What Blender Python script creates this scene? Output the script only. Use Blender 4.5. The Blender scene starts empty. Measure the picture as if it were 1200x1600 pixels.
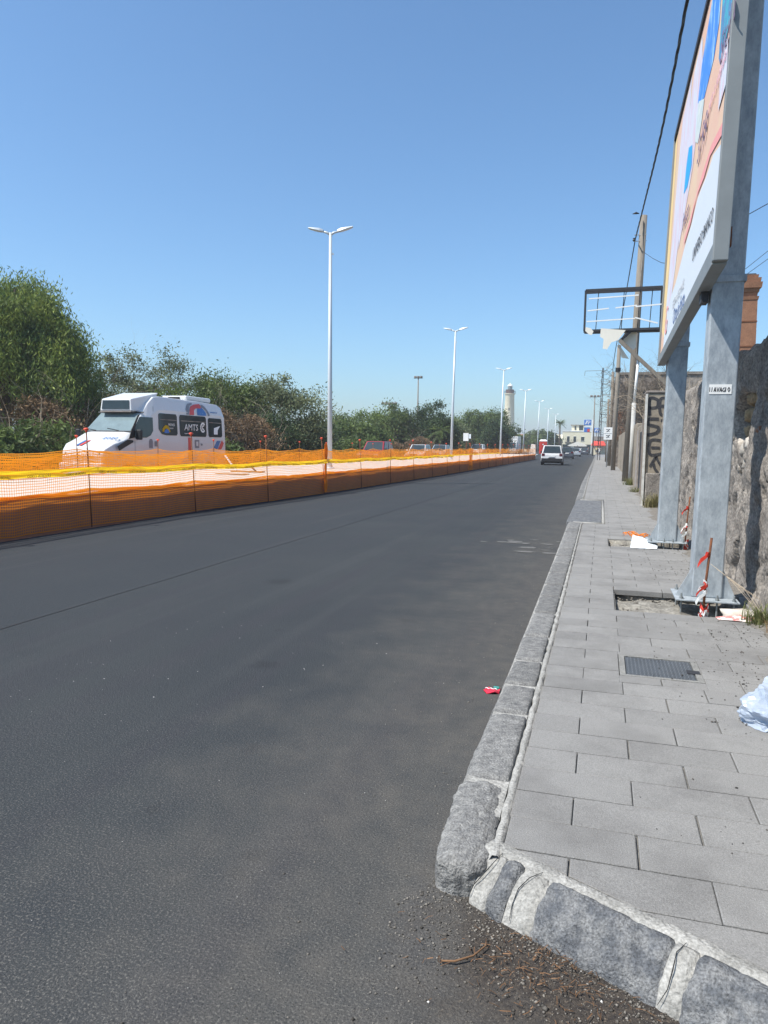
import bpy, bmesh, math, random
import numpy as np
from mathutils import Vector, Matrix, noise as mnoise
random.seed(7); rng=np.random.default_rng(7)
scene=bpy.context.scene
C=scene.collection
R=math.radians
# ------------------------------------------------------------ camera
PSI,TH,ROLL,F,CH=0.28504,0.09133,R(0.9),1150.0,1.55
f=Vector((-math.sin(PSI)*math.cos(TH),math.cos(PSI)*math.cos(TH),-math.sin(TH)))
r0=Vector((math.cos(PSI),math.sin(PSI),0)); u0=r0.cross(f)
r=r0*math.cos(ROLL)+u0*math.sin(ROLL); u=-r0*math.sin(ROLL)+u0*math.cos(ROLL)
cd=bpy.data.cameras.new('camera'); cam=bpy.data.objects.new('camera',cd); C.objects.link(cam)
cam.matrix_world=Matrix(((r.x,u.x,-f.x,0),(r.y,u.y,-f.y,0),(r.z,u.z,-f.z,CH),(0,0,0,1)))
cd.sensor_fit='VERTICAL'; cd.sensor_height=32.0; cd.lens=32.0*F/1600; cd.clip_start=0.05; cd.clip_end=6000
scene.camera=cam
# ------------------------------------------------------------ light
SUNV=Vector((-1,-0.75,1.85)).normalized()
w=bpy.data.worlds.new('World'); scene.world=w; w.use_nodes=True
nt=w.node_tree; bg=nt.nodes['Background']; sky=nt.nodes.new('ShaderNodeTexSky'); sky.sky_type='NISHITA'
sky.sun_disc=False; sky.sun_elevation=math.asin(SUNV.z); sky.sun_rotation=math.atan2(SUNV.x,SUNV.y)%(2*math.pi)
sky.air_density=1.0; sky.dust_density=1.3; sky.ozone_density=5.0; sky.altitude=0
tint=nt.nodes.new('ShaderNodeMix'); tint.data_type='RGBA'; tint.blend_type='MULTIPLY'; tint.inputs[0].default_value=1; tint.inputs[7].default_value=(.84,1.03,1.08,1)
nt.links.new(sky.outputs[0],tint.inputs[6]); nt.links.new(tint.outputs[2],bg.inputs[0]); bg.inputs[1].default_value=0.136
sl=bpy.data.lights.new('sun','SUN'); so=bpy.data.objects.new('sun',sl); C.objects.link(so)
sl.energy=5.0; sl.angle=R(0.53); sl.color=(1,.955,.88)
so.rotation_euler=SUNV.to_track_quat('Z','Y').to_euler(); so.location=(0,0,50)
scene.view_settings.view_transform='Standard'; scene.view_settings.look='None'
scene.view_settings.exposure=0.42; scene.view_settings.gamma=1.0
# ------------------------------------------------------------ materials
MATS={}
def nodes(m):
    m.use_nodes=True; n=m.node_tree.nodes; return n,m.node_tree.links,n['Principled BSDF']
def mul(c,k): return tuple(min(1,max(0,x*k)) for x in c[:3])+(1,)
def mat(name,col,rough=.8,var=.25,scale=3,col2=None,bump=0,bscale=60,metal=0,rand=0,spec=.35,fine=0,fscale=150,stretch=None,emit=0,local=False,thr=(.35,.7),island=0,trans=0):
    if name in MATS: return MATS[name]
    m=bpy.data.materials.new(name); n,l,p=nodes(m); MATS[name]=m
    p.inputs['Roughness'].default_value=rough; p.inputs['Metallic'].default_value=metal; p.inputs['Specular IOR Level'].default_value=spec
    if local: co=n.new('ShaderNodeTexCoord').outputs['Object']
    else: co=n.new('ShaderNodeNewGeometry').outputs['Position']
    if stretch:
        mp=n.new('ShaderNodeMapping'); mp.inputs['Scale'].default_value=stretch; l.new(co,mp.inputs[0]); co=mp.outputs[0]
    nz=n.new('ShaderNodeTexNoise'); nz.inputs['Scale'].default_value=scale; nz.inputs['Detail'].default_value=9; nz.inputs['Roughness'].default_value=.66; l.new(co,nz.inputs[0])
    rmp=n.new('ShaderNodeMapRange'); rmp.inputs['From Min'].default_value=thr[0]; rmp.inputs['From Max'].default_value=thr[1]; l.new(nz.outputs[0],rmp.inputs[0])
    mx=n.new('ShaderNodeMix'); mx.data_type='RGBA'; l.new(rmp.outputs[0],mx.inputs[0])
    mx.inputs[6].default_value=tuple(col[:3])+(1,); mx.inputs[7].default_value=(tuple(col2[:3])+(1,)) if col2 else mul(col,1-var)
    out=mx.outputs[2]
    def vmul(inp,fac):
        h=n.new('ShaderNodeMix'); h.data_type='RGBA'; h.blend_type='MULTIPLY'; h.inputs[0].default_value=1
        l.new(inp,h.inputs[6]); l.new(fac,h.inputs[7]); return h.outputs[2]
    if fine:
        n2=n.new('ShaderNodeTexNoise'); n2.inputs['Scale'].default_value=fscale; n2.inputs['Detail'].default_value=3; l.new(co,n2.inputs[0])
        r2=n.new('ShaderNodeMapRange'); r2.inputs['From Min'].default_value=.3; r2.inputs['From Max'].default_value=.7; r2.inputs['To Min'].default_value=1-fine; r2.inputs['To Max'].default_value=1+fine
        l.new(n2.outputs[0],r2.inputs[0]); out=vmul(out,r2.outputs[0])
    if rand:
        oi=n.new('ShaderNodeObjectInfo'); r3=n.new('ShaderNodeMapRange'); r3.inputs['To Min'].default_value=1-rand; r3.inputs['To Max'].default_value=1+rand
        l.new(oi.outputs['Random'],r3.inputs[0]); out=vmul(out,r3.outputs[0])
    if island:
        gi=n.new('ShaderNodeNewGeometry'); r4=n.new('ShaderNodeMapRange'); r4.inputs['To Min'].default_value=1-island; r4.inputs['To Max'].default_value=1+island
        l.new(gi.outputs['Random Per Island'],r4.inputs[0]); out=vmul(out,r4.outputs[0])
    l.new(out,p.inputs['Base Color'])
    if bump:
        n3=n.new('ShaderNodeTexNoise'); n3.inputs['Scale'].default_value=bscale; n3.inputs['Detail'].default_value=5; l.new(co,n3.inputs[0])
        b=n.new('ShaderNodeBump'); b.inputs['Strength'].default_value=bump; b.inputs['Distance'].default_value=.01; l.new(n3.outputs[0],b.inputs['Height']); l.new(b.outputs[0],p.inputs['Normal'])
    if trans:
        t=n.new('ShaderNodeBsdfTranslucent'); l.new(out,t.inputs[0]); ms=n.new('ShaderNodeMixShader'); ms.inputs[0].default_value=trans
        l.new(p.outputs[0],ms.inputs[1]); l.new(t.outputs[0],ms.inputs[2]); l.new(ms.outputs[0],n['Material Output'].inputs[0])
    return m
def glass(name,col,rough=.06):
    m=mat(name,col,rough=rough,var=.3,scale=2,spec=.4); return m
def asphalt():
    m=bpy.data.materials.new('asphalt'); n,l,p=nodes(m)
    pos=n.new('ShaderNodeNewGeometry').outputs['Position']
    sx=n.new('ShaderNodeSeparateXYZ'); l.new(pos,sx.inputs[0])
    def noise(s,d=6,sc=None,rg=.5):
        src=pos
        if sc: mp=n.new('ShaderNodeMapping'); mp.inputs['Scale'].default_value=sc; l.new(pos,mp.inputs[0]); src=mp.outputs[0]
        q=n.new('ShaderNodeTexNoise'); q.inputs['Scale'].default_value=s; q.inputs['Detail'].default_value=d; q.inputs['Roughness'].default_value=rg; l.new(src,q.inputs[0]); return q.outputs[0]
    def mr(a,f0,f1,t0=0,t1=1):
        q=n.new('ShaderNodeMapRange'); q.inputs['From Min'].default_value=f0; q.inputs['From Max'].default_value=f1; q.inputs['To Min'].default_value=t0; q.inputs['To Max'].default_value=t1; l.new(a,q.inputs[0]); return q.outputs[0]
    def mix(a,b,fac,mode='MIX'):
        q=n.new('ShaderNodeMix'); q.data_type='RGBA'; q.blend_type=mode
        for s,v in ((6,a),(7,b)):
            if isinstance(v,tuple): q.inputs[s].default_value=v+(1,)
            else: l.new(v,q.inputs[s])
        if isinstance(fac,(int,float)): q.inputs[0].default_value=fac
        else: l.new(fac,q.inputs[0])
        return q.outputs[2]
    def math_(op,a,b):
        q=n.new('ShaderNodeMath'); q.operation=op
        for i,v in enumerate((a,b)):
            if isinstance(v,(int,float)): q.inputs[i].default_value=v
            else: l.new(v,q.inputs[i])
        return q.outputs[0]
    base=mix((.041,.047,.051),(.032,.038,.044),mr(noise(.6,5),.35,.65))
    base=mix(base,(.038,.041,.048),mr(noise(1.3,5,(1.7,.06,1)),.50,.66,0,.85))        # tyre-dark streaks along the road
    base=mix(base,(.028,.031,.036),mr(noise(2.6,3),.68,.74,0,.6))                    # oil spots
    lane=mr(sx.outputs[0],-4.66,-4.62)
    base=mix(mix(base,(.032,.038,.045),.5),base,lane)
    def spot(cx,cy,rad,k):
        q=n.new('ShaderNodeVectorMath'); q.operation='DISTANCE'; l.new(pos,q.inputs[0]); q.inputs[1].default_value=(cx,cy,0)
        return math_('MULTIPLY',mr(math_('ADD',q.outputs['Value'],mr(noise(14,5),.3,.7,-.04,.04)),rad,rad*.35),k)
    for sp_ in ((-1.21,2.42,.06,.75),(-1.20,2.28,.07,.6),(-1.75,2.6,.05,.35),(-2.2,4.6,.12,.5),(-3.4,7.5,.2,.5),(-1.6,6.2,.1,.4)): base=mix(base,(.016,.018,.022),spot(*sp_))
    base=mix(base,(.062,.066,.069),math_('MULTIPLY',mr(noise(.9,6,(2.2,.06,1),.6),.54,.70),.4))
    # dust lies towards the kerb
    dn=math_('ADD',sx.outputs[0],mr(noise(2.2,6),.3,.7,-.45,.45))
    dust=math_('MULTIPLY',mr(dn,-2.1,-.55),mr(noise(9,6),.2,.8,.35,1.0))
    yy=mr(sx.outputs[1],-1,12,1,.75)
    dust=math_('MULTIPLY',dust,yy)
    base=mix(base,(.135,.122,.105),math_('MULTIPLY',dust,.8))
    # worn aggregate towards the camera
    near=mr(math_('ADD',sx.outputs[1],mr(noise(1.3,4),.3,.7,-.8,.8)),4.6,1.4)
    spk=mr(noise(115,3,None,.7),.53,.63); spk2=mr(noise(260,2),.54,.64)
    base=mix(base,(.24,.225,.20),math_('MULTIPLY',spk,mr(near,0,1,.12,.62)))
    base=mix(base,(.018,.02,.023),math_('MULTIPLY',mr(noise(135,3,None,.7),.53,.64),.7))
    base=mix(base,(.17,.165,.16),math_('MULTIPLY',spk2,.22))
    # soil washed against the front kerb of the corner
    dd=math_('ADD',math_('MULTIPLY',math_('ADD',sx.outputs[0],.05),.4789),math_('MULTIPLY',math_('ADD',sx.outputs[1],-2.42),.8779))
    dd=math_('ADD',dd,mr(noise(3.2,7,None,.6),.3,.7,-.22,.22))
    dm_=math_('MULTIPLY',mr(dd,-.78,-.38),mr(math_('ADD',sx.outputs[0],mr(noise(6,5),.3,.7,-.12,.12)),-.52,-.30))
    soil=mix((.075,.062,.050),(.035,.030,.028),mr(noise(60,5,None,.65),.38,.62))
    soil=mix(soil,(.19,.15,.11),math_('MULTIPLY',mr(noise(90,3),.58,.68),.7))
    base=mix(base,soil,dm_)
    base=mix(base,(.062,.064,.066),.14); l.new(base,p.inputs['Base Color']); p.inputs['Roughness'].default_value=.92; p.inputs['Specular IOR Level'].default_value=.08
    b=n.new('ShaderNodeBump'); b.inputs['Strength'].default_value=.9; b.inputs['Distance'].default_value=.008
    h=math_('ADD',noise(120,4,None,.65),math_('MULTIPLY',noise(45,3),.5)); l.new(h,b.inputs['Height']); l.new(b.outputs[0],p.inputs['Normal'])
    return m
M={}
M['asphalt']=asphalt()
M['earth']=mat('earth',(.17,.14,.09),var=.4,scale=.3,col2=(.09,.10,.04),fine=.3,fscale=8)
M['tile']=mat('tile',(.228,.222,.212),rough=.85,scale=2.2,col2=(.135,.130,.124),rand=.075,fine=.22,fscale=190,bump=.5,bscale=230,thr=(.45,.82))
M['bed']=mat('bed',(.11,.10,.09),var=.5,scale=25,col2=(.25,.24,.21),bump=.5,bscale=120)
M['mortar']=mat('mortar',(.37,.36,.335),rough=.92,scale=9,col2=(.20,.195,.18),fine=.3,fscale=110,bump=1.0,bscale=60)
M['basalt']=mat('basalt',(.085,.09,.098),rough=.8,scale=18,col2=(.20,.20,.198),fine=.42,fscale=130,bump=1.0,bscale=110,rand=.10,thr=(.40,.66))
M['kerbstone']=mat('kerbstone',(.115,.114,.112),rough=.85,scale=24,col2=(.235,.23,.218),fine=.35,fscale=120,bump=1.0,bscale=110,rand=.14,thr=(.36,.66))
M['gravelly']=mat('gravelly',(.085,.075,.065),rough=.95,scale=30,col2=(.05,.045,.042),fine=.4,fscale=140,bump=1,bscale=90)
M['pebble']=mat('pebble',(.16,.145,.125),rough=.9,scale=5,island=.7)
M['straw']=mat('straw',(.19,.105,.055),rough=.9,island=.5)
M['galv']=mat('galv',(.395,.43,.452),rough=.5,metal=.05,scale=13,col2=(.22,.25,.275),fine=.10,fscale=70,stretch=(1,1,.45),spec=.5,bump=.05,bscale=20)
M['frame']=mat('frame',(.235,.25,.25),rough=.55,metal=.2,var=.15,scale=4)
M['darkmetal']=mat('darkmetal',(.045,.045,.05),rough=.6,metal=.2,var=.3,scale=8)
M['rust']=mat('rust',(.20,.075,.03),rough=.9,scale=20,col2=(.10,.045,.03),bump=.5,bscale=60)
M['wall']=mat('wall',(.255,.228,.20),rough=.95,scale=3.4,col2=(.135,.12,.106),fine=.45,fscale=38,bump=1.0,bscale=34,thr=(.4,.66))
M['ochre']=mat('ochre',(.34,.25,.14),rough=.95,scale=9,col2=(.20,.15,.10),fine=.2,fscale=50,bump=.8,bscale=30,rand=.2)
M['palestone']=mat('palestone',(.52,.48,.42),rough=.95,scale=9,col2=(.38,.33,.28),bump=.8,bscale=30,rand=.2)
M['plaster']=mat('plaster',(.31,.265,.205),rough=.95,scale=2.6,col2=(.17,.145,.115),fine=.15,fscale=40,bump=.4,bscale=20)
M['spray']=mat('spray',(.03,.03,.035),rough=.7,scale=10,col2=(.075,.07,.065),thr=(.45,.7))
M['net']=mat('net',(.97,.36,.02),rough=.5,var=.12,scale=1.5,trans=.5)
M['yellow']=mat('yellow',(.98,.76,.03),rough=.45,var=.08,scale=3,trans=.7)
M['ink']=mat('ink',(.03,.03,.035),rough=.6,var=.1)
M['redcap']=mat('redcap',(.75,.09,.04),rough=.5,var=.1)
M['white_conc']=mat('white_conc',(.56,.49,.43),rough=.9,scale=2.5,col2=(.46,.40,.345),fine=.08,fscale=40)
M['face']=mat('face',(.46,.21,.13),rough=.9,scale=3,col2=(.37,.17,.11),bump=.3,bscale=20)
M['whitepaint']=mat('whitepaint',(.66,.66,.655),rough=.25,var=.07,scale=1,spec=.5)
M['lamp']=mat('lamp',(.56,.60,.62),rough=.42,var=.12,scale=2,metal=.2)
M['glass']=glass('glass',(.035,.05,.055))
M['screen']=glass('screen',(.20,.26,.27),.1)
M['black']=mat('black',(.018,.018,.02),rough=.55,var=.2)
M['rubber']=mat('rubber',(.02,.02,.021),rough=.85,var=.2)
M['rim']=mat('rim',(.42,.43,.45),rough=.35,metal=.7,var=.1)
M['red']=mat('red',(.62,.05,.03),rough=.45,var=.15)
M['blue']=mat('blue',(.04,.16,.50),rough=.45,var=.1)
M['taillight']=mat('taillight',(.10,.006,.010),rough=.25,var=.1)
M['headlight']=mat('headlight',(.6,.62,.65),rough=.15,var=.1,spec=.8)
M['pole']=mat('pole',(.235,.205,.165),rough=.9,scale=3,col2=(.16,.14,.12),stretch=(8,8,.5),bump=.4,bscale=10)
M['brick']=mat('brick',(.31,.155,.09),rough=.9,scale=4,col2=(.21,.105,.065),fine=.15,fscale=25,bump=.4,bscale=20)
M['limestone']=mat('limestone',(.78,.71,.54),rough=.9,var=.12,scale=.15)
M['cream']=mat('cream',(.74,.68,.50),rough=.9,var=.1,scale=.3)
M['greywall']=mat('greywall',(.30,.27,.24),rough=.95,scale=.7,col2=(.18,.15,.13),fine=.3,fscale=5)
M['canvas']=mat('canvas',(.75,.71,.62),rough=.9,var=.06)
M['awning']=mat('awning',(.60,.06,.035),rough=.85,var=.15)
M['skin']=mat('skin',(.42,.25,.17),rough=.6,var=.1)
M['cloth_white']=mat('cloth_white',(.78,.78,.76),rough=.9,var=.06)
M['cloth_dark']=mat('cloth_dark',(.05,.06,.08),rough=.9,var=.1)
M['peach']=mat('peach',(.70,.44,.32),rough=.55,scale=1.0,col2=(.70,.53,.34),thr=(.4,.65))
M['poster_white']=mat('poster_white',(.62,.66,.70),rough=.5,var=.03)
M['poster_blue']=mat('poster_blue',(.06,.24,.72),rough=.5,scale=9,col2=(.35,.58,.85),stretch=(1,1,.3),thr=(.5,.62))
M['poster_cyan']=mat('poster_cyan',(.03,.38,.85),rough=.5,var=.1)
M['poster_teal']=mat('poster_teal',(.06,.40,.50),rough=.5,scale=7,col2=(.10,.22,.42),thr=(.42,.55))
M['poster_lilac']=mat('poster_lilac',(.66,.49,.54),rough=.5,scale=14,col2=(.62,.66,.74),stretch=(1,1,.15),thr=(.42,.56))
M['poster_grey']=mat('poster_grey',(.48,.56,.56),rough=.5,scale=8,col2=(.70,.72,.66))
M['poster_rose']=mat('poster_rose',(.82,.33,.30),rough=.5,var=.1)
M['paper']=mat('paper',(.78,.83,.86),rough=.6,var=.06,scale=6)
def leafmat(name,a,b,tr=.3,isl=.35):
    return mat(name,a,rough=.6,scale=.55,col2=b,island=isl,trans=tr,spec=.25,thr=(.38,.62))
M['pepper']=mat('pepper',(.26,.31,.065),rough=.6,scale=.8,col2=(.085,.135,.040),island=.4,trans=.3,spec=.25,thr=(.42,.60))
M['euca']=leafmat('euca',(.21,.235,.115),(.10,.125,.062))
M['green']=leafmat('green',(.145,.195,.050),(.062,.095,.030))
M['bright']=leafmat('bright',(.19,.25,.045),(.095,.14,.032))
M['darkg']=leafmat('darkg',(.062,.098,.034),(.038,.064,.026))
M['dry']=leafmat('dry',(.27,.17,.085),(.15,.095,.05),.15,.4)
M['drytwig']=mat('drytwig',(.36,.29,.21),rough=.9,var=.3,island=.3)
M['bark']=mat('bark',(.13,.10,.075),rough=.95,var=.4,scale=5,bump=.5,bscale=20)
# ------------------------------------------------------------ helpers
def wloc(o):
    v=Vector((0,0,0))
    while o is not None: v+=o.location; o=o.parent
    return v
def meta(o,label=None,cat=None,group=None,kind=None):
    if label: o['label']=label
    if cat: o['category']=cat
    if group: o['group']=group
    if kind: o['kind']=kind
    return o
def thing(name,label,cat,loc=(0,0,0),group=None):
    o=bpy.data.objects.new(name,None); C.objects.link(o); o.location=loc; o.empty_display_size=.3
    return meta(o,label,cat,group)
def dup(o,parent=None):
    c=o.copy(); C.objects.link(c)
    if parent is not None: c.parent=parent
    for ch in list(o.children): dup(ch,c)
    return c
def link(name,me,m,parent=None,kind=None,sub=True):
    me.materials.clear() if me.materials else None
    me.materials.append(m); o=bpy.data.objects.new(name,me); C.objects.link(o)
    if parent is not None: o.parent=parent
    if kind: o['kind']=kind
    return o
class MB:
    def __init__(s): s.v=[]; s.f=[]
    def add(s,vs,fs):
        b=len(s.v); s.v+=[tuple(p) for p in vs]; s.f+=[tuple(b+i for i in q) for q in fs]; return s
    def box(s,x0,x1,y0,y1,z0,z1):
        return s.add([(x0,y0,z0),(x1,y0,z0),(x1,y1,z0),(x0,y1,z0),(x0,y0,z1),(x1,y0,z1),(x1,y1,z1),(x0,y1,z1)],
            [(0,3,2,1),(4,5,6,7),(0,1,5,4),(1,2,6,5),(2,3,7,6),(3,0,4,7)])
    def hexa(s,b,t):  # bottom quad, top quad (ccw from above)
        return s.add(list(b)+list(t),[(3,2,1,0),(4,5,6,7),(0,1,5,4),(1,2,6,5),(2,3,7,6),(3,0,4,7)])
    def poly(s,pts): return s.add(pts,[tuple(range(len(pts)))])
    def slab(s,pts,n):  # polygon thickened along vector n
        k=len(pts); n=Vector(n); a=[Vector(p) for p in pts]; b=[p+n for p in a]
        return s.add(a+b,[tuple(range(k))[::-1],tuple(range(k,2*k))]+[(i,(i+1)%k,k+(i+1)%k,k+i) for i in range(k)])
    def beam(s,p,q,wd,ht,up=(0,0,1)):
        p=Vector(p);q=Vector(q);d=(q-p).normalized(); up=Vector(up)
        if abs(d.dot(up))>.98: up=Vector((1,0,0))
        a=d.cross(up).normalized()*wd/2; b=a.cross(d).normalized()*ht/2
        return s.hexa([p-a-b,p+a-b,p+a+b,p-a+b],[q-a-b,q+a-b,q+a+b,q-a+b])
    def tube(s,pts,r,n=6,caps=True):
        pts=[Vector(p) for p in pts]; k=len(pts)
        rs=r if isinstance(r,(list,tuple)) else [r]*k
        vs=[];fs=[]
        ref=Vector((0,0,1))
        for i,p in enumerate(pts):
            d=(pts[min(i+1,k-1)]-pts[max(i-1,0)]).normalized()
            rf=ref if abs(d.z)<.95 else Vector((1,0,0))
            a=d.cross(rf).normalized(); b=d.cross(a)
            for j in range(n):
                t=2*math.pi*j/n; vs.append(p+(a*math.cos(t)+b*math.sin(t))*rs[i])
        for i in range(k-1):
            for j in range(n): fs.append((i*n+j,i*n+(j+1)%n,(i+1)*n+(j+1)%n,(i+1)*n+j))
        if caps: fs.append(tuple(range(n))[::-1]); fs.append(tuple(range((k-1)*n,k*n)))
        return s.add(vs,fs)
    def lathe(s,prof,c=(0,0,0),n=20):
        vs=[];fs=[];k=len(prof)
        for (rr,z) in prof:
            for j in range(n):
                t=2*math.pi*j/n; vs.append((c[0]+rr*math.cos(t),c[1]+rr*math.sin(t),c[2]+z))
        for i in range(k-1):
            for j in range(n): fs.append((i*n+j,i*n+(j+1)%n,(i+1)*n+(j+1)%n,(i+1)*n+j))
        fs.append(tuple(range(n))[::-1]); fs.append(tuple(range((k-1)*n,k*n)))
        return s.add(vs,fs)
    def disc(s,c,ax,rr,n=16,th=.02):  # cylinder with axis vector ax
        c=Vector(c); ax=Vector(ax).normalized()*th/2; return s.tube([c-ax,c+ax],rr,n)
    def mesh(s,name,smooth=False,bevel=0,seg=2,off=None,fix=False):
        me=bpy.data.meshes.new(name)
        vs=s.v if off is None else [(p[0]-off[0],p[1]-off[1],p[2]-off[2]) for p in s.v]
        me.from_pydata(vs,[],s.f)
        if bevel or fix:
            bm=bmesh.new(); bm.from_mesh(me)
            if fix: bmesh.ops.recalc_face_normals(bm,faces=bm.faces)
            if bevel:
                ed=[e for e in bm.edges if len(e.link_faces)==2 and e.calc_face_angle(0)>.35]
                bmesh.ops.bevel(bm,geom=ed,offset=bevel,segments=seg,affect='EDGES',profile=.5)
            bm.to_mesh(me); bm.free()
        if smooth: me.polygons.foreach_set('use_smooth',[True]*len(me.polygons))
        me.update(); return me
    def build(s,name,m,parent=None,smooth=False,bevel=0,seg=2,kind=None,label=None,fix=False):
        off=wloc(parent) if parent is not None else None
        o=link(name,s.mesh(name,smooth,bevel,seg,off,fix),m,parent,kind)
        if label: o['label']=label
        return o
def npmesh(name,V,Fq,smooth=False):
    me=bpy.data.meshes.new(name); V=np.asarray(V,dtype=np.float32); Fq=np.asarray(Fq,dtype=np.int32)
    k=Fq.shape[1]; me.vertices.add(len(V)); me.vertices.foreach_set('co',V.ravel())
    me.loops.add(Fq.size); me.loops.foreach_set('vertex_index',Fq.ravel())
    me.polygons.add(len(Fq)); me.polygons.foreach_set('loop_start',np.arange(0,Fq.size,k,dtype=np.int32)); me.polygons.foreach_set('loop_total',np.full(len(Fq),k,dtype=np.int32))
    if smooth: me.polygons.foreach_set('use_smooth',np.ones(len(Fq),dtype=bool))
    me.update(calc_edges=True); me.validate(); return me
def textmesh(s,size,ext=.003,align='LEFT'):
    cu=bpy.data.curves.new('lettering','FONT'); cu.body=s; cu.size=size; cu.extrude=ext; cu.align_x=align; cu.resolution_u=2
    o=bpy.data.objects.new('t',cu); C.objects.link(o); dg=bpy.context.evaluated_depsgraph_get()
    me=bpy.data.meshes.new_from_object(o.evaluated_get(dg)); bpy.data.objects.remove(o); me.name='lettering'; return me
def text(s,size,m,parent,origin,xa,ya,name='lettering',align='LEFT',ext=.003,sx=1.0,mesh=None):
    me=mesh or textmesh(s,size,ext,align)
    o=bpy.data.objects.new(name,me); C.objects.link(o)
    if not me.materials: me.materials.append(m)
    xa=Vector(xa).normalized(); ya=Vector(ya); ya=(ya-xa*ya.dot(xa)).normalized(); za=xa.cross(ya)
    mt=Matrix((xa*sx,ya,za)).transposed().to_4x4(); 
    o.parent=parent; mt.translation=Vector(origin)-(wloc(parent) if parent else Vector((0,0,0)))
    o.matrix_local=mt
    return o
def lerp(a,b,t): return a+(b-a)*t
def interp(x,xs,ys): return float(np.interp(x,xs,ys))
def kx(y): return interp(y,[-5,6,12,30,84,160],[-.53,-.53,-.56,-.72,-.9,-1.2])       # outer kerb line
def nx(y): return interp(y,[0,12,20,38,95],[-8.72,-8.72,-8.25,-7.9,-7.9])            # near orange fence line
def N3(x,y,z): return mnoise.noise(Vector((x,y,z)))
# ------------------------------------------------------------ ground, road
g=MB(); g.add([(-1500,-300,-.05),(1500,-300,-.05),(1500,2500,-.05),(-1500,2500,-.05)],[(0,1,2,3)]); g.build('ground',M['earth'],kind='structure')
rd=MB(); ys=list(range(-30,240,6))
for a,b in zip(ys[:-1],ys[1:]): rd.add([(-8.6 if a<94 else -20.5,a,0),(kx(a)+.1,a,0),(kx(b)+.1,b,0),(-8.6 if a<94 else -20.5,b,0)],[(0,1,2,3)])
road=rd.build('road',M['asphalt'],kind='structure')
MB().add([(kx(0)+.1,-12,0),(9,-12,0),(9,2.9,0),(kx(0)+.1,2.9,0)],[(0,1,2,3)]).build('side_road',M['asphalt'],kind='structure')
MB().add([(-20.5,-30,.0),(-13.7,-30,.0),(-13.7,96,.0),(-20.5,96,.0)],[(0,1,2,3)]).build('opposite_road',M['asphalt'],kind='structure')
MB().add([(-20.5,240,0),(9,240,0),(60,300,0),(-70,300,0)],[(0,1,2,3)]).build('far_road',M['asphalt'],kind='structure')
# seam and cracks in the asphalt
sm=MB()
def strip(mb,pts,wd,z=.004):
    for p,q in zip(pts[:-1],pts[1:]):
        p=Vector((p[0],p[1],z));q=Vector((q[0],q[1],z)); d=(q-p).normalized(); nrm=Vector((-d.y,d.x,0))*wd/2
        mb.add([p-nrm,q-nrm,q+nrm,p+nrm],[(0,1,2,3)])
pts=[(-4.64+.03*N3(0,y*.5,2),y) for y in np.arange(1,60,.5)]
strip(sm,pts,.012)
M['seam']=mat('seam',(.022,.023,.026),var=.2,rough=.9)
sm.build('road_seam',M['seam'],road)
sp=MB()
for (cx,cy,rx,ry,k) in [(-.98,12.3,.42,.5,9),(-1.5,11.9,.3,.1,4),(-.85,11.2,.25,.3,5)]:
    for i in range(k):
        x=cx+random.uniform(-1,1)*rx; y=cy+random.uniform(-1,1)*ry; a=random.uniform(.03,.11)
        if x>-.6: continue
        sp.poly([(x+a*1.6*math.cos(t)*random.uniform(.6,1.2),y+a*math.sin(t)*random.uniform(.6,1.2),.0045+i*.0003+cx*.00001) for t in np.arange(0,6.2,.6)])
sp.build('cement_splash',mat('splash',(.15,.145,.135),var=.45,scale=12,fine=.3,fscale=60),road)
# ------------------------------------------------------------ pavement
pav=MB()
PITS=[(.17,1.34,6.73,7.74),(.15,1.34,11.13,12.03)]; COVER=(.165,.67,4.755,5.25)
HOLES=PITS+[COVER]
def subtract(rc,holes):
    out=[rc]
    for (hx0,hx1,hy0,hy1) in holes:
        nw=[]
        for (x0,x1,y0,y1) in out:
            if x1<=hx0 or x0>=hx1 or y1<=hy0 or y0>=hy1: nw.append((x0,x1,y0,y1)); continue
            if x0<hx0: nw.append((x0,hx0,y0,y1))
            if x1>hx1: nw.append((hx1,x1,y0,y1))
            a=max(x0,hx0);b=min(x1,hx1)
            if y0<hy0: nw.append((a,b,y0,hy0))
            if y1>hy1: nw.append((a,b,hy1,y1))
        out=nw
    return out
def cutline(poly,p0,nrm):   # keep side where (p-p0).n>=0
    out=[];k=len(poly)
    for i in range(k):
        a=Vector(poly[i]);b=Vector(poly[(i+1)%k]); da=(a-p0).dot(nrm); db=(b-p0).dot(nrm)
        if da>=0: out.append(tuple(a))
        if (da>0)!=(db>0) and abs(da-db)>1e-9: t=da/(da-db); out.append(tuple(a+(b-a)*t))
    return out
CP=Vector((-.05,2.42)); CD=Vector((.55,-.30)).normalized(); CN=Vector((-CD.y,CD.x))   # front edge of the pavement, CN points to the tiles
ZT=.13
for rc in subtract((-.31,1.6,2.9,14.0),HOLES): pav.add([(rc[0],rc[2],ZT-.012),(rc[1],rc[2],ZT-.012),(rc[1],rc[3],ZT-.012),(rc[0],rc[3],ZT-.012)],[(0,1,2,3)])
fp=cutline([(-.31,1.2),(9,-6),(9,2.9),(-.31,2.9)],CP-CN*.02,CN)
pav.poly([(p[0],p[1],ZT-.012) for p in fp])
for a in range(14,240,4): 
    b=a+4; pav.add([(kx(a)+.2,a,ZT-.012),(3,a,ZT-.012),(3,b,ZT-.012),(kx(b)+.2,b,ZT-.012)],[(0,1,2,3)])
pavement=pav.build('pavement',M['bed'],kind='structure')
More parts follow.
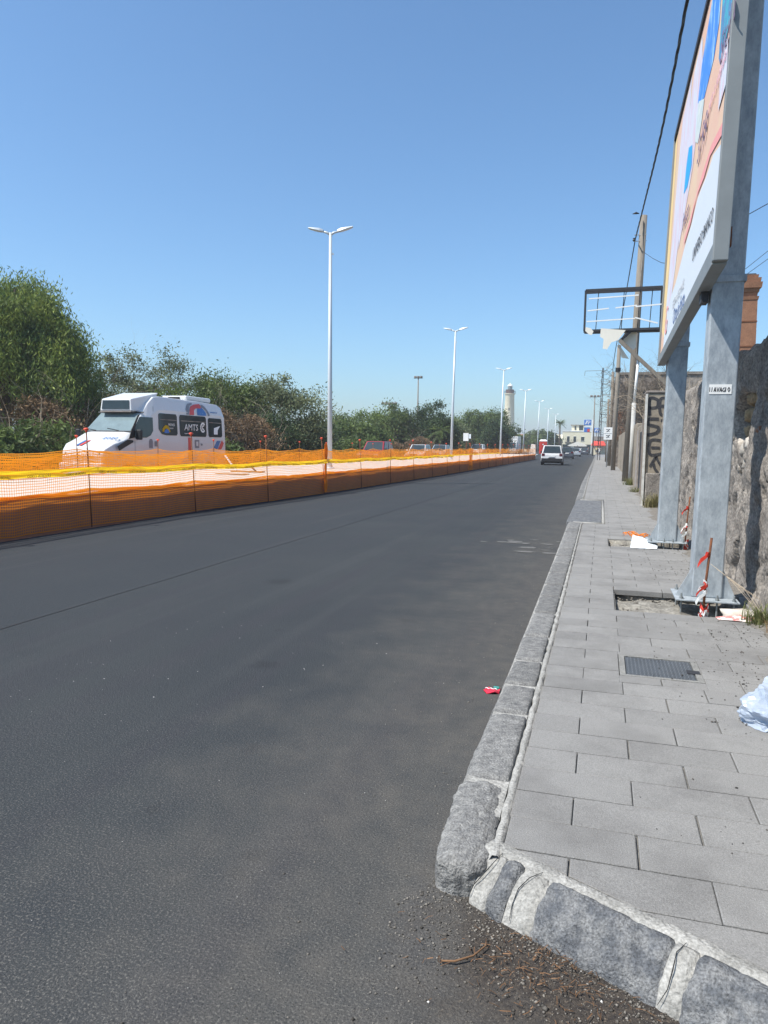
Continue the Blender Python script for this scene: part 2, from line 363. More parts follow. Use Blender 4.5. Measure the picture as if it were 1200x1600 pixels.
def tilemesh(poly,z=ZT,ch=.003,th=.05):
    mb=MB(); k=len(poly); c=Vector((sum(p[0] for p in poly)/k,sum(p[1] for p in poly)/k))
    ins=[]
    for p in poly:
        d=Vector(p)-c; ins.append(Vector(p)-d.normalized()*ch*1.4)
    vs=[(p[0],p[1],z-th) for p in poly]+[(p[0],p[1],z-ch*.7) for p in poly]+[(p.x,p.y,z) for p in ins]
    fs=[(i,(i+1)%k,k+(i+1)%k,k+i) for i in range(k)]+[(k+i,k+(i+1)%k,2*k+(i+1)%k,2*k+i) for i in range(k)]+[tuple(range(2*k,3*k))]
    return mb.add(vs,fs)
TL,TD,GAP=.46,.232,.006
full=None; row=0; ntile=0
rest=MB()
y=1.36-.232*0
y0=2.76-.232*7
while y0<70:
    y1=y0+TD; off=-.05 if row%2==1 else .18
    x=off-2*TL-(TL if y0>13.9 else 0)
    while x<1.60:
        xa,xb=max(x,-.285 if y0<13.9 else kx(y0)+.245),min(x+TL,1.60 if y0>2.4 else 3.4)
        jit=random.uniform(-.004,.004)
        xa+=GAP/2+jit*(x>-.285); xb-=GAP/2
        x+=TL
        if xb-xa<.03: continue
        if y0>=13.9:
            if y0>14.3 and y0<20.9 and xa<.1: 
                xa=.12
                if xb-xa<.03: continue
            dz=random.uniform(-.0012,.0012)
            rest.add([(xa,y0+GAP/2,ZT+dz),(xb,y0+GAP/2,ZT+dz),(xb,y1-GAP/2,ZT+dz),(xa,y1-GAP/2,ZT+dz),(xa,y0+GAP/2,ZT-.02),(xb,y0+GAP/2,ZT-.02),(xb,y1-GAP/2,ZT-.02),(xa,y1-GAP/2,ZT-.02)],[(0,1,2,3),(4,5,1,0),(5,6,2,1),(6,7,3,2),(7,4,0,3)]); continue
        for rc in subtract((xa,xb,y0+GAP/2,y1-GAP/2),HOLES):
            if rc[1]-rc[0]<.03 or rc[3]-rc[2]<.03: continue
            pl=[(rc[0],rc[2]),(rc[1],rc[2]),(rc[1],rc[3]),(rc[0],rc[3])]
            cut=y0<3.0
            if cut:
                pl=cutline([Vector(p) for p in pl],CP,CN)
                if len(pl)<3: continue
                area=abs(sum(pl[i][0]*pl[(i+1)%len(pl)][1]-pl[(i+1)%len(pl)][0]*pl[i][1] for i in range(len(pl))))/2
                if area<.002: continue
            cx=sum(p[0] for p in pl)/len(pl); cy=sum(p[1] for p in pl)/len(pl)
            isfull=abs(rc[1]-rc[0]-(TL-GAP))<.006 and len(pl)==4 and not cut
            if isfull:
                if full is None: full=tilemesh([(-TL/2+GAP/2,-TD/2+GAP/2),(TL/2-GAP/2,-TD/2+GAP/2),(TL/2-GAP/2,TD/2-GAP/2),(-TL/2+GAP/2,TD/2-GAP/2)],0).mesh('tile')
                me=full
            else: me=tilemesh([(p[0]-cx,p[1]-cy) for p in pl],0).mesh('tile')
            o=link('tile',me,M['tile'],pavement) if not me.materials else bpy.data.objects.new('tile',me)
            if o.name not in C.objects: C.objects.link(o); o.parent=pavement
            o.location=(cx,cy,ZT+random.uniform(-.0015,.0015)); o.rotation_euler=(random.uniform(-.003,.003),random.uniform(-.0015,.0015),random.uniform(-.002,.002)); ntile+=1
    y0=y1; row+=1
for a in range(70,236,6): rest.add([(kx(a)+.25,a,ZT),(3,a,ZT),(3,a+6,ZT),(kx(a+6)+.25,a+6,ZT)],[(0,1,2,3)])
rest.build('far_tiles',M['tile'],pavement,kind='stuff')
print('tiles',ntile)
# dropped crossing slab
dr=MB(); 
for i in range(9):
    a=14.6+i*.69; dr.box(-.60,.062,a,a+.67,-.02,ZT-.004+.006*(i%2))
dr.build('ramp_slab',M['basalt'],pavement,bevel=.02)
mo=MB(); mo.box(.065,.115,14.5,20.9,.05,ZT+.004); mo.box(-.5,.06,20.83,20.95,.05,ZT+.002); mo.box(-.47,.06,14.5,14.58,.05,ZT+.002)
# mortar strip behind the kerb, ragged
def ragged(mb,path,w0,z,amp=.012,step=.04,th=.02):
    L=[];Rr=[]
    for i in range(len(path)-1):
        p=Vector(path[i]);q=Vector(path[i+1]); n_=max(1,int((q-p).length/step)); d=(q-p).normalized(); nn=Vector((-d.y,d.x))
        for k in range(n_+(i==len(path)-2)):
            c=p+(q-p)*k/n_; s=c.x*7+c.y*9
            L.append(c+nn*(w0/2+amp*N3(s,1,0)*2)); Rr.append(c-nn*(w0/2+amp*N3(s,5,0)*2))
    k=len(L); hz=[z+.003*N3(L[i].x*20,L[i].y*20,0) for i in range(k)]
    vs=[(L[i].x,L[i].y,hz[i]-th) for i in range(k)]+[(L[i].x*.75+Rr[i].x*.25,L[i].y*.75+Rr[i].y*.25,hz[i]) for i in range(k)]+[(L[i].x*.25+Rr[i].x*.75,L[i].y*.25+Rr[i].y*.75,hz[i]) for i in range(k)]+[(Rr[i].x,Rr[i].y,hz[i]-th) for i in range(k)]
    fs=[]
    for i in range(k-1):
        for j in range(3): fs.append((j*k+i,j*k+i+1,(j+1)*k+i+1,(j+1)*k+i))
    mb.add(vs,fs)
ragged(mo,[(-.298,2.45),(-.298,5.0),(-.30,9.0)],.042,ZT+.006,.008)
ragged(mo,[(-.30,9.0),(-.31,14.5)],.03,ZT+.005,.006)
ragged(mo,[(-.45,21),(-.60,45)],.05,ZT+.006,.01,.2)
A0=CP-CD*.30
ragged(mo,[tuple(A0-CN*.03),tuple(CP+CD*.02-CN*.035),tuple(CP+CD*.5-CN*.025),tuple(CP+CD*2.2-CN*.03)],.085,ZT+.004,.016,.03)
mo.build('mortar',M['mortar'],pavement,smooth=True)
# kerb stones
kerb=MB().hexa([(kx(0)+.012,2.75,-.02),(-.32,2.75,-.02),(-.32,14.4,-.02),(kx(14)+.012,14.4,-.02)],[(kx(0)+.032,2.75,.121),(-.32,2.75,.121),(-.32,14.4,.121),(kx(14)+.032,14.4,.121)]).build('kerb',M['mortar'],kind='structure')
def stone(P,D,Nn,L,prof,seed,endr=.02,amp=.006,nl=None,parent=None,name='kerb_stone',material=None,back=0):
    # P start, D along, Nn outwards, prof list of (out,z); closed solid, ends rounded
    nl=nl or max(6,int(L/.03)); pts=[]
    pr=[]
    for (a,b),(c,d_) in zip(prof[:-1],prof[1:]):
        n_=max(1,int(math.hypot(c-a,d_-b)/.02)); pr+=[(lerp(a,c,i/n_),lerp(b,d_,i/n_)) for i in range(n_)]
    pr.append(prof[-1]); k=len(pr); vs=[];fs=[]
    for i in range(nl+1):
        t=i/nl; s=t*L; e=min(s,L-s); q=0 if e>endr else (1-math.sqrt(max(0,1-((endr-e)/endr)**2)))
        for (o,z) in pr:
            c=P+D*s+Nn*o*(1-q*.10)
            zz=z-(z+.05)*q*.16 if z>0 else z
            nn=mnoise.fractal(Vector((c.x*14+seed,c.y*14,zz*14)),.8,2.1,4)*amp+N3(c.x*3.3+seed,c.y*3.3,zz*4)*amp
            vs.append((c.x+Nn.x*nn,c.y+Nn.y*nn,zz+nn*.8))
    for i in range(nl):
        for j in range(k-1): fs.append((i*k+j,i*k+j+1,(i+1)*k+j+1,(i+1)*k+j))
    fs.append(tuple(range(k))); fs.append(tuple(range(nl*k,nl*k+k))[::-1])
    mb=MB().add(vs,fs); o=mb.build(name,material or M['basalt'],parent,smooth=True,fix=False); return o
PK=[(0,.04),(0,.130),(.008,.136),(.10,.138),(.165,.134),(.192,.118),(.206,.085),(.214,.04),(.222,-.03)]
joints=[2.45,3.04,3.86,4.35,4.88,5.54,6.36,7.1,7.75,8.5,9.2,9.85,10.6,11.3,12.0,12.7,13.4,14.45]
D=Vector((0,1)); 
for i,(a,b) in enumerate(zip(joints[:-1],joints[1:])):
    P=Vector((-.322,a+.008)); w=(-.322-kx((a+b)/2))/.215
    if i: stone(P,D,Vector((-1,0)),b-a-.022,[(o*w,z) for o,z in PK],i*5.3,parent=kerb,endr=.018,amp=.0042,material=M['kerbstone'])
def blockstone(c,s,rz,seed,rad,m,parent,amp=.006,name='kerb_stone',cuts=26):
    bm=bmesh.new(); bmesh.ops.create_cube(bm,size=2); bmesh.ops.subdivide_edges(bm,edges=bm.edges,cuts=cuts,use_grid_fill=True)
    for v in bm.verts:
        q=Vector((v.co.x*s[0],v.co.y*s[1],v.co.z*s[2])); rr3=(rad,rad,rad*.45); inner=Vector([max(-s[i]+rr3[i],min(s[i]-rr3[i],q[i])) for i in range(3)]); d=Vector([(q[i]-inner[i])/rr3[i] for i in range(3)])
        if d.length>1: d.normalize()
        q=inner+Vector([d[i]*rr3[i] for i in range(3)])
        n1=mnoise.fractal(Vector((q.x*22+seed,q.y*22,q.z*22)),.6,2.1,5)*amp+N3(q.x*5+seed,q.y*5,q.z*5)*amp*.8
        v.co=q+(v.co.normalized())*n1
    me=bpy.data.meshes.new(name); bm.to_mesh(me); bm.free(); me.polygons.foreach_set('use_smooth',[True]*len(me.polygons))
    o=link(name,me,m,parent); o.location=c; o.rotation_euler=(0,0,rz); return o
blockstone((-.420,2.715,.030),(.100,.325,.104),R(2.2),2.0,.080,M['kerbstone'],kerb,.008)
i=0; a=21.0
while a<60:
    b=a+random.uniform(.7,1.1); P=Vector((kx(a)+.21,a)); Dd=(Vector((kx(b)+.21,b))-P).normalized()
    stone(P,Dd,Vector((-Dd.y,Dd.x)),b-a-.01,PK,i*3.1,parent=kerb,nl=5,amp=.003,material=M['kerbstone']); a=b; i+=1
fk=MB()
for a in range(60,220,10):
    b=a+10; fk.hexa([(kx(a),a,-.03),(kx(a)+.22,a,-.03),(kx(b)+.22,b,-.03),(kx(b),b,-.03)],[(kx(a)+.02,a,.13),(kx(a)+.22,a,.13),(kx(b)+.22,b,.13),(kx(b)+.02,b,.13)])
fk.build('far_kerb',M['kerbstone'],kerb,kind='stuff')
# front kerb (at the side road): mortar, small stone, mortar, long stone ...
PF=[(-.02,.02),(0,.128),(.02,.134),(.05,.124),(.09,.095),(.125,.055),(.15,.015),(.165,-.04)]
FK=[(-.25,-.20,'m'),(-.20,-.115,'s'),(-.115,-.03,'m'),(-.03,.405,'s'),(.405,.455,'m'),(.455,1.1,'s'),(1.1,1.14,'m'),(1.14,2.1,'s')]
for i,(s0,s1,kd) in enumerate(FK):
    P=CP+CD*(s0)-CN*.055
    if kd=='m':
        sm_=(s0+s1)/2; g_=[]
        for q_,(o_,z_) in enumerate([(-.0,.134),(.05,.128),(.09,.100),(.125,.060),(.15,.02)]):
            c_=CP+CD*(sm_+.012*math.sin(q_*1.3+i)-.006*q_)-CN*(.055+o_); g_.append((c_.x,c_.y,z_+.0005))
        MB().tube(g_,[.0008,.0014,.0018,.0014,.0008],5).build('mortar_crack',M['seam'],kerb)
    if kd=='m': stone(P-CD*.02,CD,-CN,s1-s0+.04,[(o*.96,z-.004) for o,z in PF],i*7.7,parent=kerb,name='mortar_joint',material=M['mortar'],amp=.008,endr=.001)
    else: stone(P+CD*.002,CD,-CN,s1-s0-.004,PF,i*9.1,parent=kerb,amp=.014,endr=.03,nl=int((s1-s0)/.02)+6)
# gutter dirt in front of the kerb
random.seed(11)
def pebbles(n_,fn,rmin,rmax,mat_,name,parent=None,zf=lambda x,y:0.0,flat=.6):
    oct_=[(1,0,0),(0,1,0),(-1,0,0),(0,-1,0),(0,0,1),(0,0,-1)]; of=[(0,1,4),(1,2,4),(2,3,4),(3,0,4),(1,0,5),(2,1,5),(3,2,5),(0,3,5)]
    V=[];Fc=[];c=0
    while c<n_:
        p=fn()
        if p is None: continue
        x,y=p; a=random.uniform(rmin,rmax)*(random.random()**1.5+.4); th=random.uniform(0,6.3); ct,st=math.cos(th),math.sin(th); ax=a*random.uniform(.7,1.4)
        b=len(V); z=zf(x,y)
        for (vx,vy,vz) in oct_:
            vx*=ax*random.uniform(.8,1.2); vy*=a*random.uniform(.8,1.2); vz*=a*flat
            V.append((x+vx*ct-vy*st,y+vx*st+vy*ct,z+vz+a*.25))
        Fc+=[(b+i,b+j,b+k) for i,j,k in of]; c+=1
    o=link(name,npmesh(name,V,Fc),mat_,parent,'stuff'); return o
def pd():
    x,y=random.uniform(-.6,1.6),random.uniform(.9,2.5)
    d=(Vector((x,y))-CP).dot(CN); s=(Vector((x,y))-CP).dot(CD)
    if d>-.19 or s<-.42 or random.random()>math.exp((d+.2)*5.5): return None
    return x,y
pebbles(7500,pd,.0014,.0052,M['pebble'],'gravel')
pebbles(45,pd,.006,.012,M['pebble'],'loose_stones')
pebbles(60,lambda:(random.gauss(.12,.35),random.gauss(1.85,.25)) if True else None,.002,.006,mat('chip',(.6,.58,.54),island=.3),'white_chips')
tw=MB()
for i in range(620):
    p=pd()
    if i%5<2: p=(random.gauss(-.10,.14),random.gauss(2.10,.08)); p=p if (Vector(p)-CP).dot(CN)<-.2 else None
    if p is None: continue
    th=random.uniform(0,3.14); L=random.uniform(.006,.032); d=Vector((math.cos(th),math.sin(th),random.uniform(-.1,.15)))*L; z=random.uniform(.008,.016); q=Vector((p[0],p[1],z)); tw.tube([q-d/2,q+d/2*.1+Vector((random.uniform(-.003,.003),random.uniform(-.003,.003),.001)),q+d/2],random.uniform(.0006,.0016),3)
tw.build('straw_litter',M['straw'],kind='stuff')
st=MB().tube([(-.40,2.05,.008),(-.36,2.055,.012),(-.31,2.09,.016),(-.28,2.15,.014),(-.285,2.19,.01)],[.003,.0035,.003,.0025,.001],6).build('twig',M['straw'],smooth=True)
meta(st,'curved brown twig lying in the gutter dirt by the corner kerb stone','twig')
for i,(x,y) in enumerate([(.02,1.87),(.06,1.95),(.045,1.86),(-.16,2.20)]):
    pass
# asphalt grit along the kerb and road
pebbles(900,lambda:(kx(0)-abs(random.gauss(0,.28))-.01,random.uniform(1.2,12)),.0015,.005,M['pebble'],'kerb_grit')
pebbles(140,lambda:(random.uniform(-4,-.7),random.uniform(1.0,6)),.0015,.004,mat('chip2',(.45,.43,.40),island=.4),'road_grit')
def inpit(x,y): return any(h[0]<x<h[1] and h[2]<y<h[3] for h in PITS)
def pg():
    y=random.uniform(2.7,12); x=random.gauss(1.15,.33)
    if x<-.2 or x>1.4 or inpit(x,y) or N3(x*2,y*1.5,3)<-.12: return None
    return x,y
pebbles(1500,pg,.002,.007,mat('crumb',(.085,.075,.065),island=.6),'soil_crumbs',zf=lambda x,y:ZT+.001)
# soil along the wall foot
sv=[];sf=[];nxg=12
ysx=np.arange(2.0,34,.12)
for i,y in enumerate(ysx):
    for j in range(nxg):
        t=j/(nxg-1); x0=1.34-.18*(1+N3(y*.9,0,4))-(.12 if y>13 else 0); x=lerp(x0-.1,1.50,t)
        z=ZT-.010+.055*t**1.3*(1+.6*N3(x*5,y*5,0))+.012*N3(x*15,y*15,2)*(t>0)
        if inpit(x,y): z=-.02
        sv.append((x,y,z))
for i in range(len(ysx)-1):
    for j in range(nxg-1): sf.append((i*nxg+j,i*nxg+j+1,(i+1)*nxg+j+1,(i+1)*nxg+j))
MB().add(sv,sf).build('soil_strip',mat('soil',(.20,.18,.155),scale=14,col2=(.11,.10,.085),fine=.3,fscale=70,bump=1,bscale=45),smooth=True,kind='structure')
# pits with rubble
for k,(x0,x1,y0,y1) in enumerate(PITS):
    pv=MB(); pv.box(x0-.001,x0+.012,y0,y1,-.06,ZT-.015); pv.box(x0,x1,y0-.001,y0+.012,-.06,ZT-.015); pv.box(x0,x1,y1-.012,y1+.001,-.06,ZT-.015)
    nxp=26;nyp=24;vs=[]
    for i in range(nyp):
        for j in range(nxp):
            x=lerp(x0,x1,j/(nxp-1));y=lerp(y0,y1,i/(nyp-1)); vs.append((x,y,.062+.035*N3(x*5,y*5,k)+.015*N3(x*17,y*17,k)-.05*max(0,(y-y1+.35))*1.5))
    pv.add(vs,[(i*nxp+j,i*nxp+j+1,(i+1)*nxp+j+1,(i+1)*nxp+j) for i in range(nyp-1) for j in range(nxp-1)])
    pv.build('pit',mat('pitmat',(.30,.28,.24),scale=9,col2=(.12,.11,.095),fine=.35,fscale=50,bump=1,bscale=40),pavement,smooth=True)
    pebbles(160,lambda:(random.uniform(x0+.03,x0+.62),random.uniform(y0+.04,y1-.04)),.006,.022,M['pebble'],'pit_rubble',zf=lambda x,y:.05)
# broken asphalt rim pieces by the pit
# chequer plate cover
cv=thing('inspection_cover','grey chequered metal inspection cover set in mortar in the pavement','cover',(.41,5.0,ZT))
s_=MB(); s_.box(COVER[0]+.004,.205,COVER[2]+.004,COVER[3]-.004,.05,ZT+.001); s_.box(.628,COVER[1]-.004,COVER[2]+.004,COVER[3]-.004,.05,ZT+.001); s_.box(.205,.628,COVER[2]+.004,4.79,.05,ZT+.001); s_.box(.205,.628,5.215,COVER[3]-.004,.05,ZT+.001)
s_.build('mortar_surround',mat('cover_mortar',(.235,.23,.215),scale=14,col2=(.17,.166,.155),fine=.25,fscale=90,bump=.8,bscale=50),cv)
M['cover']=mat('covermat',(.09,.10,.11),rough=.6,metal=.2,scale=12,col2=(.06,.065,.07))
p_=MB().box(.21,.622,4.795,5.21,.06,ZT-.004).build('plate',M['cover'],cv)
ck=MB()
for i in range(17):
    for j in range(15):
        x=.225+i*.0238; y=4.812+j*.0272; a=.009; b=.003
        if (i+j)%2: a,b=b,a
        ck.hexa([(x-a,y-b,ZT-.004),(x+a,y-b,ZT-.004),(x+a,y+b,ZT-.004),(x-a,y+b,ZT-.004)],[(x-a*.7,y-b*.7,ZT),(x+a*.7,y-b*.7,ZT),(x+a*.7,y+b*.7,ZT),(x-a*.7,y+b*.7,ZT)])
ck.build('raised_studs',mat('studs',(.17,.18,.195),rough=.45,metal=.4,var=.2),cv,kind='stuff')
MB().box(.58,.66,4.93,5.0,ZT-.003,ZT+.003).build('broken_corner',M['darkmetal'],cv)
# ------------------------------------------------------------ near rubble wall
WX=1.42
wall=thing('rubble_wall','old grey rough-plastered rubble wall with a hole and cracks behind the billboard posts','wall',(WX+.25,8,0))
NI=(8.05,9.12,1.66,2.16)
def wtop(y): return 2.64+.05*N3(y*.8,0,9)+.035*N3(y*3.1,0,2)+(.0 if y>7.6 else 0)
yv=np.concatenate([np.arange(-4,5.6,.12),np.arange(5.6,15.0,.028),np.arange(15.0,19.55,.06)]); nz_=78
vs=[];fs=[]
cracks=[(12.6,.25),(6.35,-.08),(9.9,.12)]
for y in yv:
    tp=wtop(y)
    for j in range(nz_+1):
        z=-.1+(tp+.1)*j/nz_
        d=.055*mnoise.fractal(Vector((y*1.7,z*1.7,3.3)),.9,2.1,5)+.020*N3(y*9,z*9,1)
        c=N3(y*7.5,z*3.8,8.2)
        if c>.38: d-=(c-.36)*.95
        d+=.012*mnoise.fractal(Vector((y*16,z*11,7.3)),.6,2.1,3)            # pits where the plaster fell
        hv=N3(y*2.3,z*2.3,5.5)
        if z<1.5 and hv>.15: d+=.025            # remaining plaster skin stands proud
        for (cy,sl_) in cracks:
            dd=abs(y-(cy+sl_*z+.09*N3(z*3,cy,0)))
            if dd<.035: d-=.06*(1-dd/.035)
        if z>tp-.12: d-=(z-tp+.12)*.5
        ex=((y-(NI[0]+NI[1])/2)/((NI[1]-NI[0])/2)); ez=((z-(NI[2]+NI[3])/2)/((NI[3]-NI[2])/2))
        rr=abs(ex)**2.5+abs(ez)**2.5+.35*N3(y*5,z*5,0)
        if rr<1: d-=.26*min(1,(1-rr)*3)
        vs.append((WX-d,y,z))
k=nz_+1;n_=len(yv)
for i in range(n_-1):
    for j in range(nz_): fs.append((i*k+j,i*k+j+1,(i+1)*k+j+1,(i+1)*k+j))
b=len(vs)
for i,y in enumerate(yv): vs.append((WX+.5,y,wtop(y)-.03)); vs.append((WX+.5,y,-.1))
for i in range(n_-1):
    fs.append((i*k+nz_,b+2*i,b+2*i+2,(i+1)*k+nz_)); fs.append((b+2*i,b+2*i+1,b+2*i+3,b+2*i+2))
MB().add(vs,fs).build('masonry',M['wall'],wall,smooth=True)
def rock(c,s,seed,mat_,parent,name='stone'):
    bm=bmesh.new(); bmesh.ops.create_icosphere(bm,subdivisions=2,radius=1)
    for v in bm.verts:
        q=v.co.copy(); mx=max(abs(q.x),abs(q.y),abs(q.z)); q=q.lerp(q/mx*.85,.8); q*=1+.30*N3(q.x*1.3+seed,q.y*1.3,q.z*1.3)+.10*N3(q.x*4+seed,q.y*4,q.z*4)
        v.co=Vector((q.x*s[0],q.y*s[1],q.z*s[2]))
    me=bpy.data.meshes.new(name); bm.to_mesh(me); bm.free(); me.polygons.foreach_set('use_smooth',[True]*len(me.polygons))
    o=link(name,me,mat_,parent); o.location=Vector(c)-wloc(parent); return o
random.seed(5)
yy=8.1
for lev,(zz,hh) in enumerate([(1.74,.10),(1.93,.09),(2.10,.08)]):
    yy=8.05+lev*.06
    while yy<9.05:
        w_=random.uniform(.13,.26); rock((WX+.19+random.uniform(-.03,.03),yy+w_/2,zz),(.12,w_/2,hh),yy*3+lev,M['ochre'],wall); yy+=w_+.01
for (y_,z_,s1) in [(8.0,1.60,.10),(8.22,1.63,.12),(8.5,1.56,.10),(8.75,1.60,.11),(9.0,1.57,.09),(7.9,1.42,.08),(8.35,1.42,.07),(8.62,1.38,.06),(9.15,1.72,.08)]:
    rock((WX+.035,y_,z_),(.06,s1,.08),y_*5,M['palestone'],wall)
for (y_,z_) in [(8.1,1.48),(7.75,1.75)]: rock((WX+.03,y_,z_),(.05,.09,.05),y_*2,M['brick'],wall)
# bigger ground stones by the wall foot
rk=rock((1.20,6.82,ZT+.02),(.17,.09,.045),3,M['palestone'],None,'flat_stone'); meta(rk,'pale flat stone on the pavement beside the base of the nearest billboard post','stone')
# ------------------------------------------------------------ graffiti pier and old wall behind
pier=thing('gate_pier','sandy plastered gate pier with dark spray graffiti between the billboard posts','wall pier',(1.35,19.9,0))
pv=MB(); 
pv.box(1.02,1.95,19.5,20.3,-.1,2.92)
pv.build('pier_body',M['plaster'],pier,bevel=.03)
MB().box(1.0,1.97,19.47,20.33,2.921,2.98).build('coping',M['greywall'],pier,bevel=.02)
MB().box(.995,1.05,19.44,19.5,-.1,2.9).build('render_edge',mat('edge',(.62,.60,.55),var=.3,scale=10),pier)
gb=MB(); gb.box(1.08,1.9,19.40,19.498,-.05,.95)
gb.build('broken_footing',M['wall'],pier,bevel=.03)
def stroke(mb,pts,wd,y):
    P=[Vector((p[0],y,p[1])) for p in pts]; k=len(P); L=[];Rr=[]
    for i in range(k):
        a=(P[i]-P[i-1]).normalized() if i else None; b_=(P[i+1]-P[i]).normalized() if i<k-1 else None
        d=(a or b_)+(b_ or a); d=d.normalized() if d.length>.2 else (a or b_); nrm=Vector((-d.z,0,d.x)); c_=1/max(.55,abs(nrm.dot(Vector((-(a or b_).z,0,(a or b_).x))))); c=P[i]
        L.append(c+nrm*wd/2*c_); Rr.append(c-nrm*wd/2*c_)
    mb.add(L+Rr,[(i,k+i,k+i+1,i+1) for i in range(k-1)])
gr=MB(); LY=19.494
# letters: row1 "PE", row2 "ST", row3 "E", row4 arrow-like "Y" with a long tail
def curvy(P_,n_=5):
    if len(P_)<3: return P_
    Q=[]
    for i in range(len(P_)-1):
        p0=P_[max(i-1,0)];p1=P_[i];p2=P_[i+1];p3=P_[min(i+2,len(P_)-1)]
        for k in range(n_):
            t=k/n_; Q.append(tuple(.5*((2*p1[j])+(-p0[j]+p2[j])*t+(2*p0[j]-5*p1[j]+4*p2[j]-p3[j])*t*t+(-p0[j]+3*p1[j]-3*p2[j]+p3[j])*t**3) for j in (0,1)))
    return Q+[P_[-1]]
def lett(ch,x,z,w_,h_,wd=.07):
    S={'P':[[(0,0),(0,1),(.8,1),(1,.75),(.8,.5),(0,.5)]],'E':[[(1,1),(0,1),(0,0),(1,0)],[(0,.5),(.85,.5)]],'S':[[(1,1),(.1,1),(0,.7),(.9,.45),(.8,.1),(0,-.1)]],'T':[[(0,1),(1,1)],[(.5,1),(.5,0)]],
       'Y':[[(0,.2),(.45,1),(.6,.9),(1,.1)],[(.3,.45),(.4,0),(.85,-.5),(.9,-1.0),(.5,-1.5),(.45,-2.4),(.6,-2.9)]],'R':[[(0,0),(0,1),(.8,1),(1,.75),(.8,.5),(0,.5),(1,0)]]}
    for k2,s in enumerate(S[ch]): 
        global LY
        LY-=.0006; stroke(gr,curvy([(x+p[0]*w_+random.uniform(-.012,.012),z+p[1]*h_+random.uniform(-.015,.015)) for p in s]),wd*random.uniform(.85,1.1),LY)
lett('P',1.10,2.36,.20,.40,.075); lett('E',1.36,2.42,.20,.36,.075); lett('S',1.08,1.93,.26,.34,.07); lett('T',1.38,1.88,.26,.36,.07)
lett('E',1.17,1.42,.26,.32,.07); lett('Y',1.18,1.06,.26,.28,.06)
gr.build('spray_graffiti',M['spray'],pier)
ow=thing('old_boundary_wall','weathered grey boundary wall with vertical timber and a dark gap beyond the graffiti pier','wall',(1.5,30,0))
MB().box(1.25,1.8,20.34,29.2,-.1,2.35).build('wall_section',M['plaster'],ow,bevel=.03)
MB().box(1.22,1.8,29.3,60,-.1,2.5).build('far_wall_section',M['plaster'],ow,bevel=.04)
MB().box(1.19,1.30,24.0,24.5,0,2.6).build('timber_post',mat('oldwood',(.24,.20,.17),var=.4,scale=6,stretch=(6,6,.6)),ow)
MB().box(1.235,1.26,25.0,26.6,.1,2.1).build('dark_doorway',M['black'],ow)
MB().box(1.21,1.27,27.0,28.6,0.1,2.2).build('grey_door',M['greywall'],ow)
# ------------------------------------------------------------ hoarding posts
def make_post(Y,label):
    t=thing('billboard_post',label,'post',(.98,Y+.13,.2),'galvanised posts carrying the billboard')
    ln=.012
    def X(x,z): return x+ln*(z-.2)
    m1=MB(); z0,z1=.2,6.4
    m1.hexa([(.845,Y,z0),(1.105,Y,z0),(1.105,Y+.26,z0),(.845,Y+.26,z0)],[(X(.845,z1),Y,z1),(X(1.105,z1),Y,z1),(X(1.105,z1),Y+.26,z1),(X(.845,z1),Y+.26,z1)])
    m1.build('shaft',M['galv'],t,bevel=.012)
    MB().box(.70,1.235,Y-.15,Y+.38,.185,.2).build('base_plate',M['galv'],t,bevel=.003)
    for sgn,(xa,xb) in ((-1,(.845,.72)),(1,(1.105,1.215))):
        MB().slab([(xa,Y+.02,.201),(xb,Y+.02,.201),(xb,Y+.02,.225),(xa,Y+.02,.47)],(0,.012,0)).build('gusset',M['galv'],t,fix=True)
    for yg,dy in ((Y+.26,.11),):
        MB().slab([(.97,yg,.201),(.97,yg+dy,.201),(.97,yg+dy,.225),(.97,yg,.45)],(.012,0,0)).build('gusset',M['galv'],t,fix=True)
    for bx in (.75,.93,1.05,1.19):
        for by in (Y-.11,Y+.34):
            q=MB(); q.tube([(bx,by,.03),(bx,by,.25)],.009,6); q.tube([(bx,by,.2),(bx,by,.218)],.019,6); q.build('anchor_bolt',M['frame'],t)
    for zc in (3.02,):
        x0=X(.832,zc); MB().box(x0,x0+.29,Y-.014,Y+.275,zc,zc+.06).build('clamp_collar',M['galv'],t,bevel=.003)
    wl=MB()
    for xx in (.87,1.08): wl.box(xx-.003,xx+.003,Y-.003,Y,.21,2.6)
    return t
p1=make_post(7.2,'nearest galvanised billboard post with a white sticker and a rusty stake in front')
MB().box(.90,1.085,7.196,7.1995,2.045,2.13).build('sticker',M['cloth_white'],p1)
sk=MB(); random.seed(3); x=.905
for k2,ch in enumerate('IIAVAGIO'):
    seq=[[(0,0),(0,1)],[(0,0),(.2,1)],[(0,0),(.5,1),(1,0),(.2,.5)],[(0,1),(.5,0),(1,1)],[(0,0),(.5,1),(1,0),(.2,.5)],[(1,.9),(.2,.8),(0,.2),(.8,0),(1,.5)],[(0,0),(.1,1)],[(0,.5),(.5,1),(1,.5),(.5,0),(0,.5)]][k2]
    wd_=.012 if ch=='I' else .019
    for a,b2 in zip(seq[:-1],seq[1:]): stroke(sk,[(x+a[0]*wd_,2.065+a[1]*.04),(x+b2[0]*wd_,2.065+b2[1]*.04)],.006,7.1945-k2*.0001)
    x+=wd_+.005
sk.build('scribbled_tag',M['ink'],p1)
MB().box(.88,1.0,7.08,7.15,3.30,3.46).build('rusty_bracket',M['rust'],p1)
p2=make_post(11.5,'second billboard post farther along, beside the leaning white sheet')
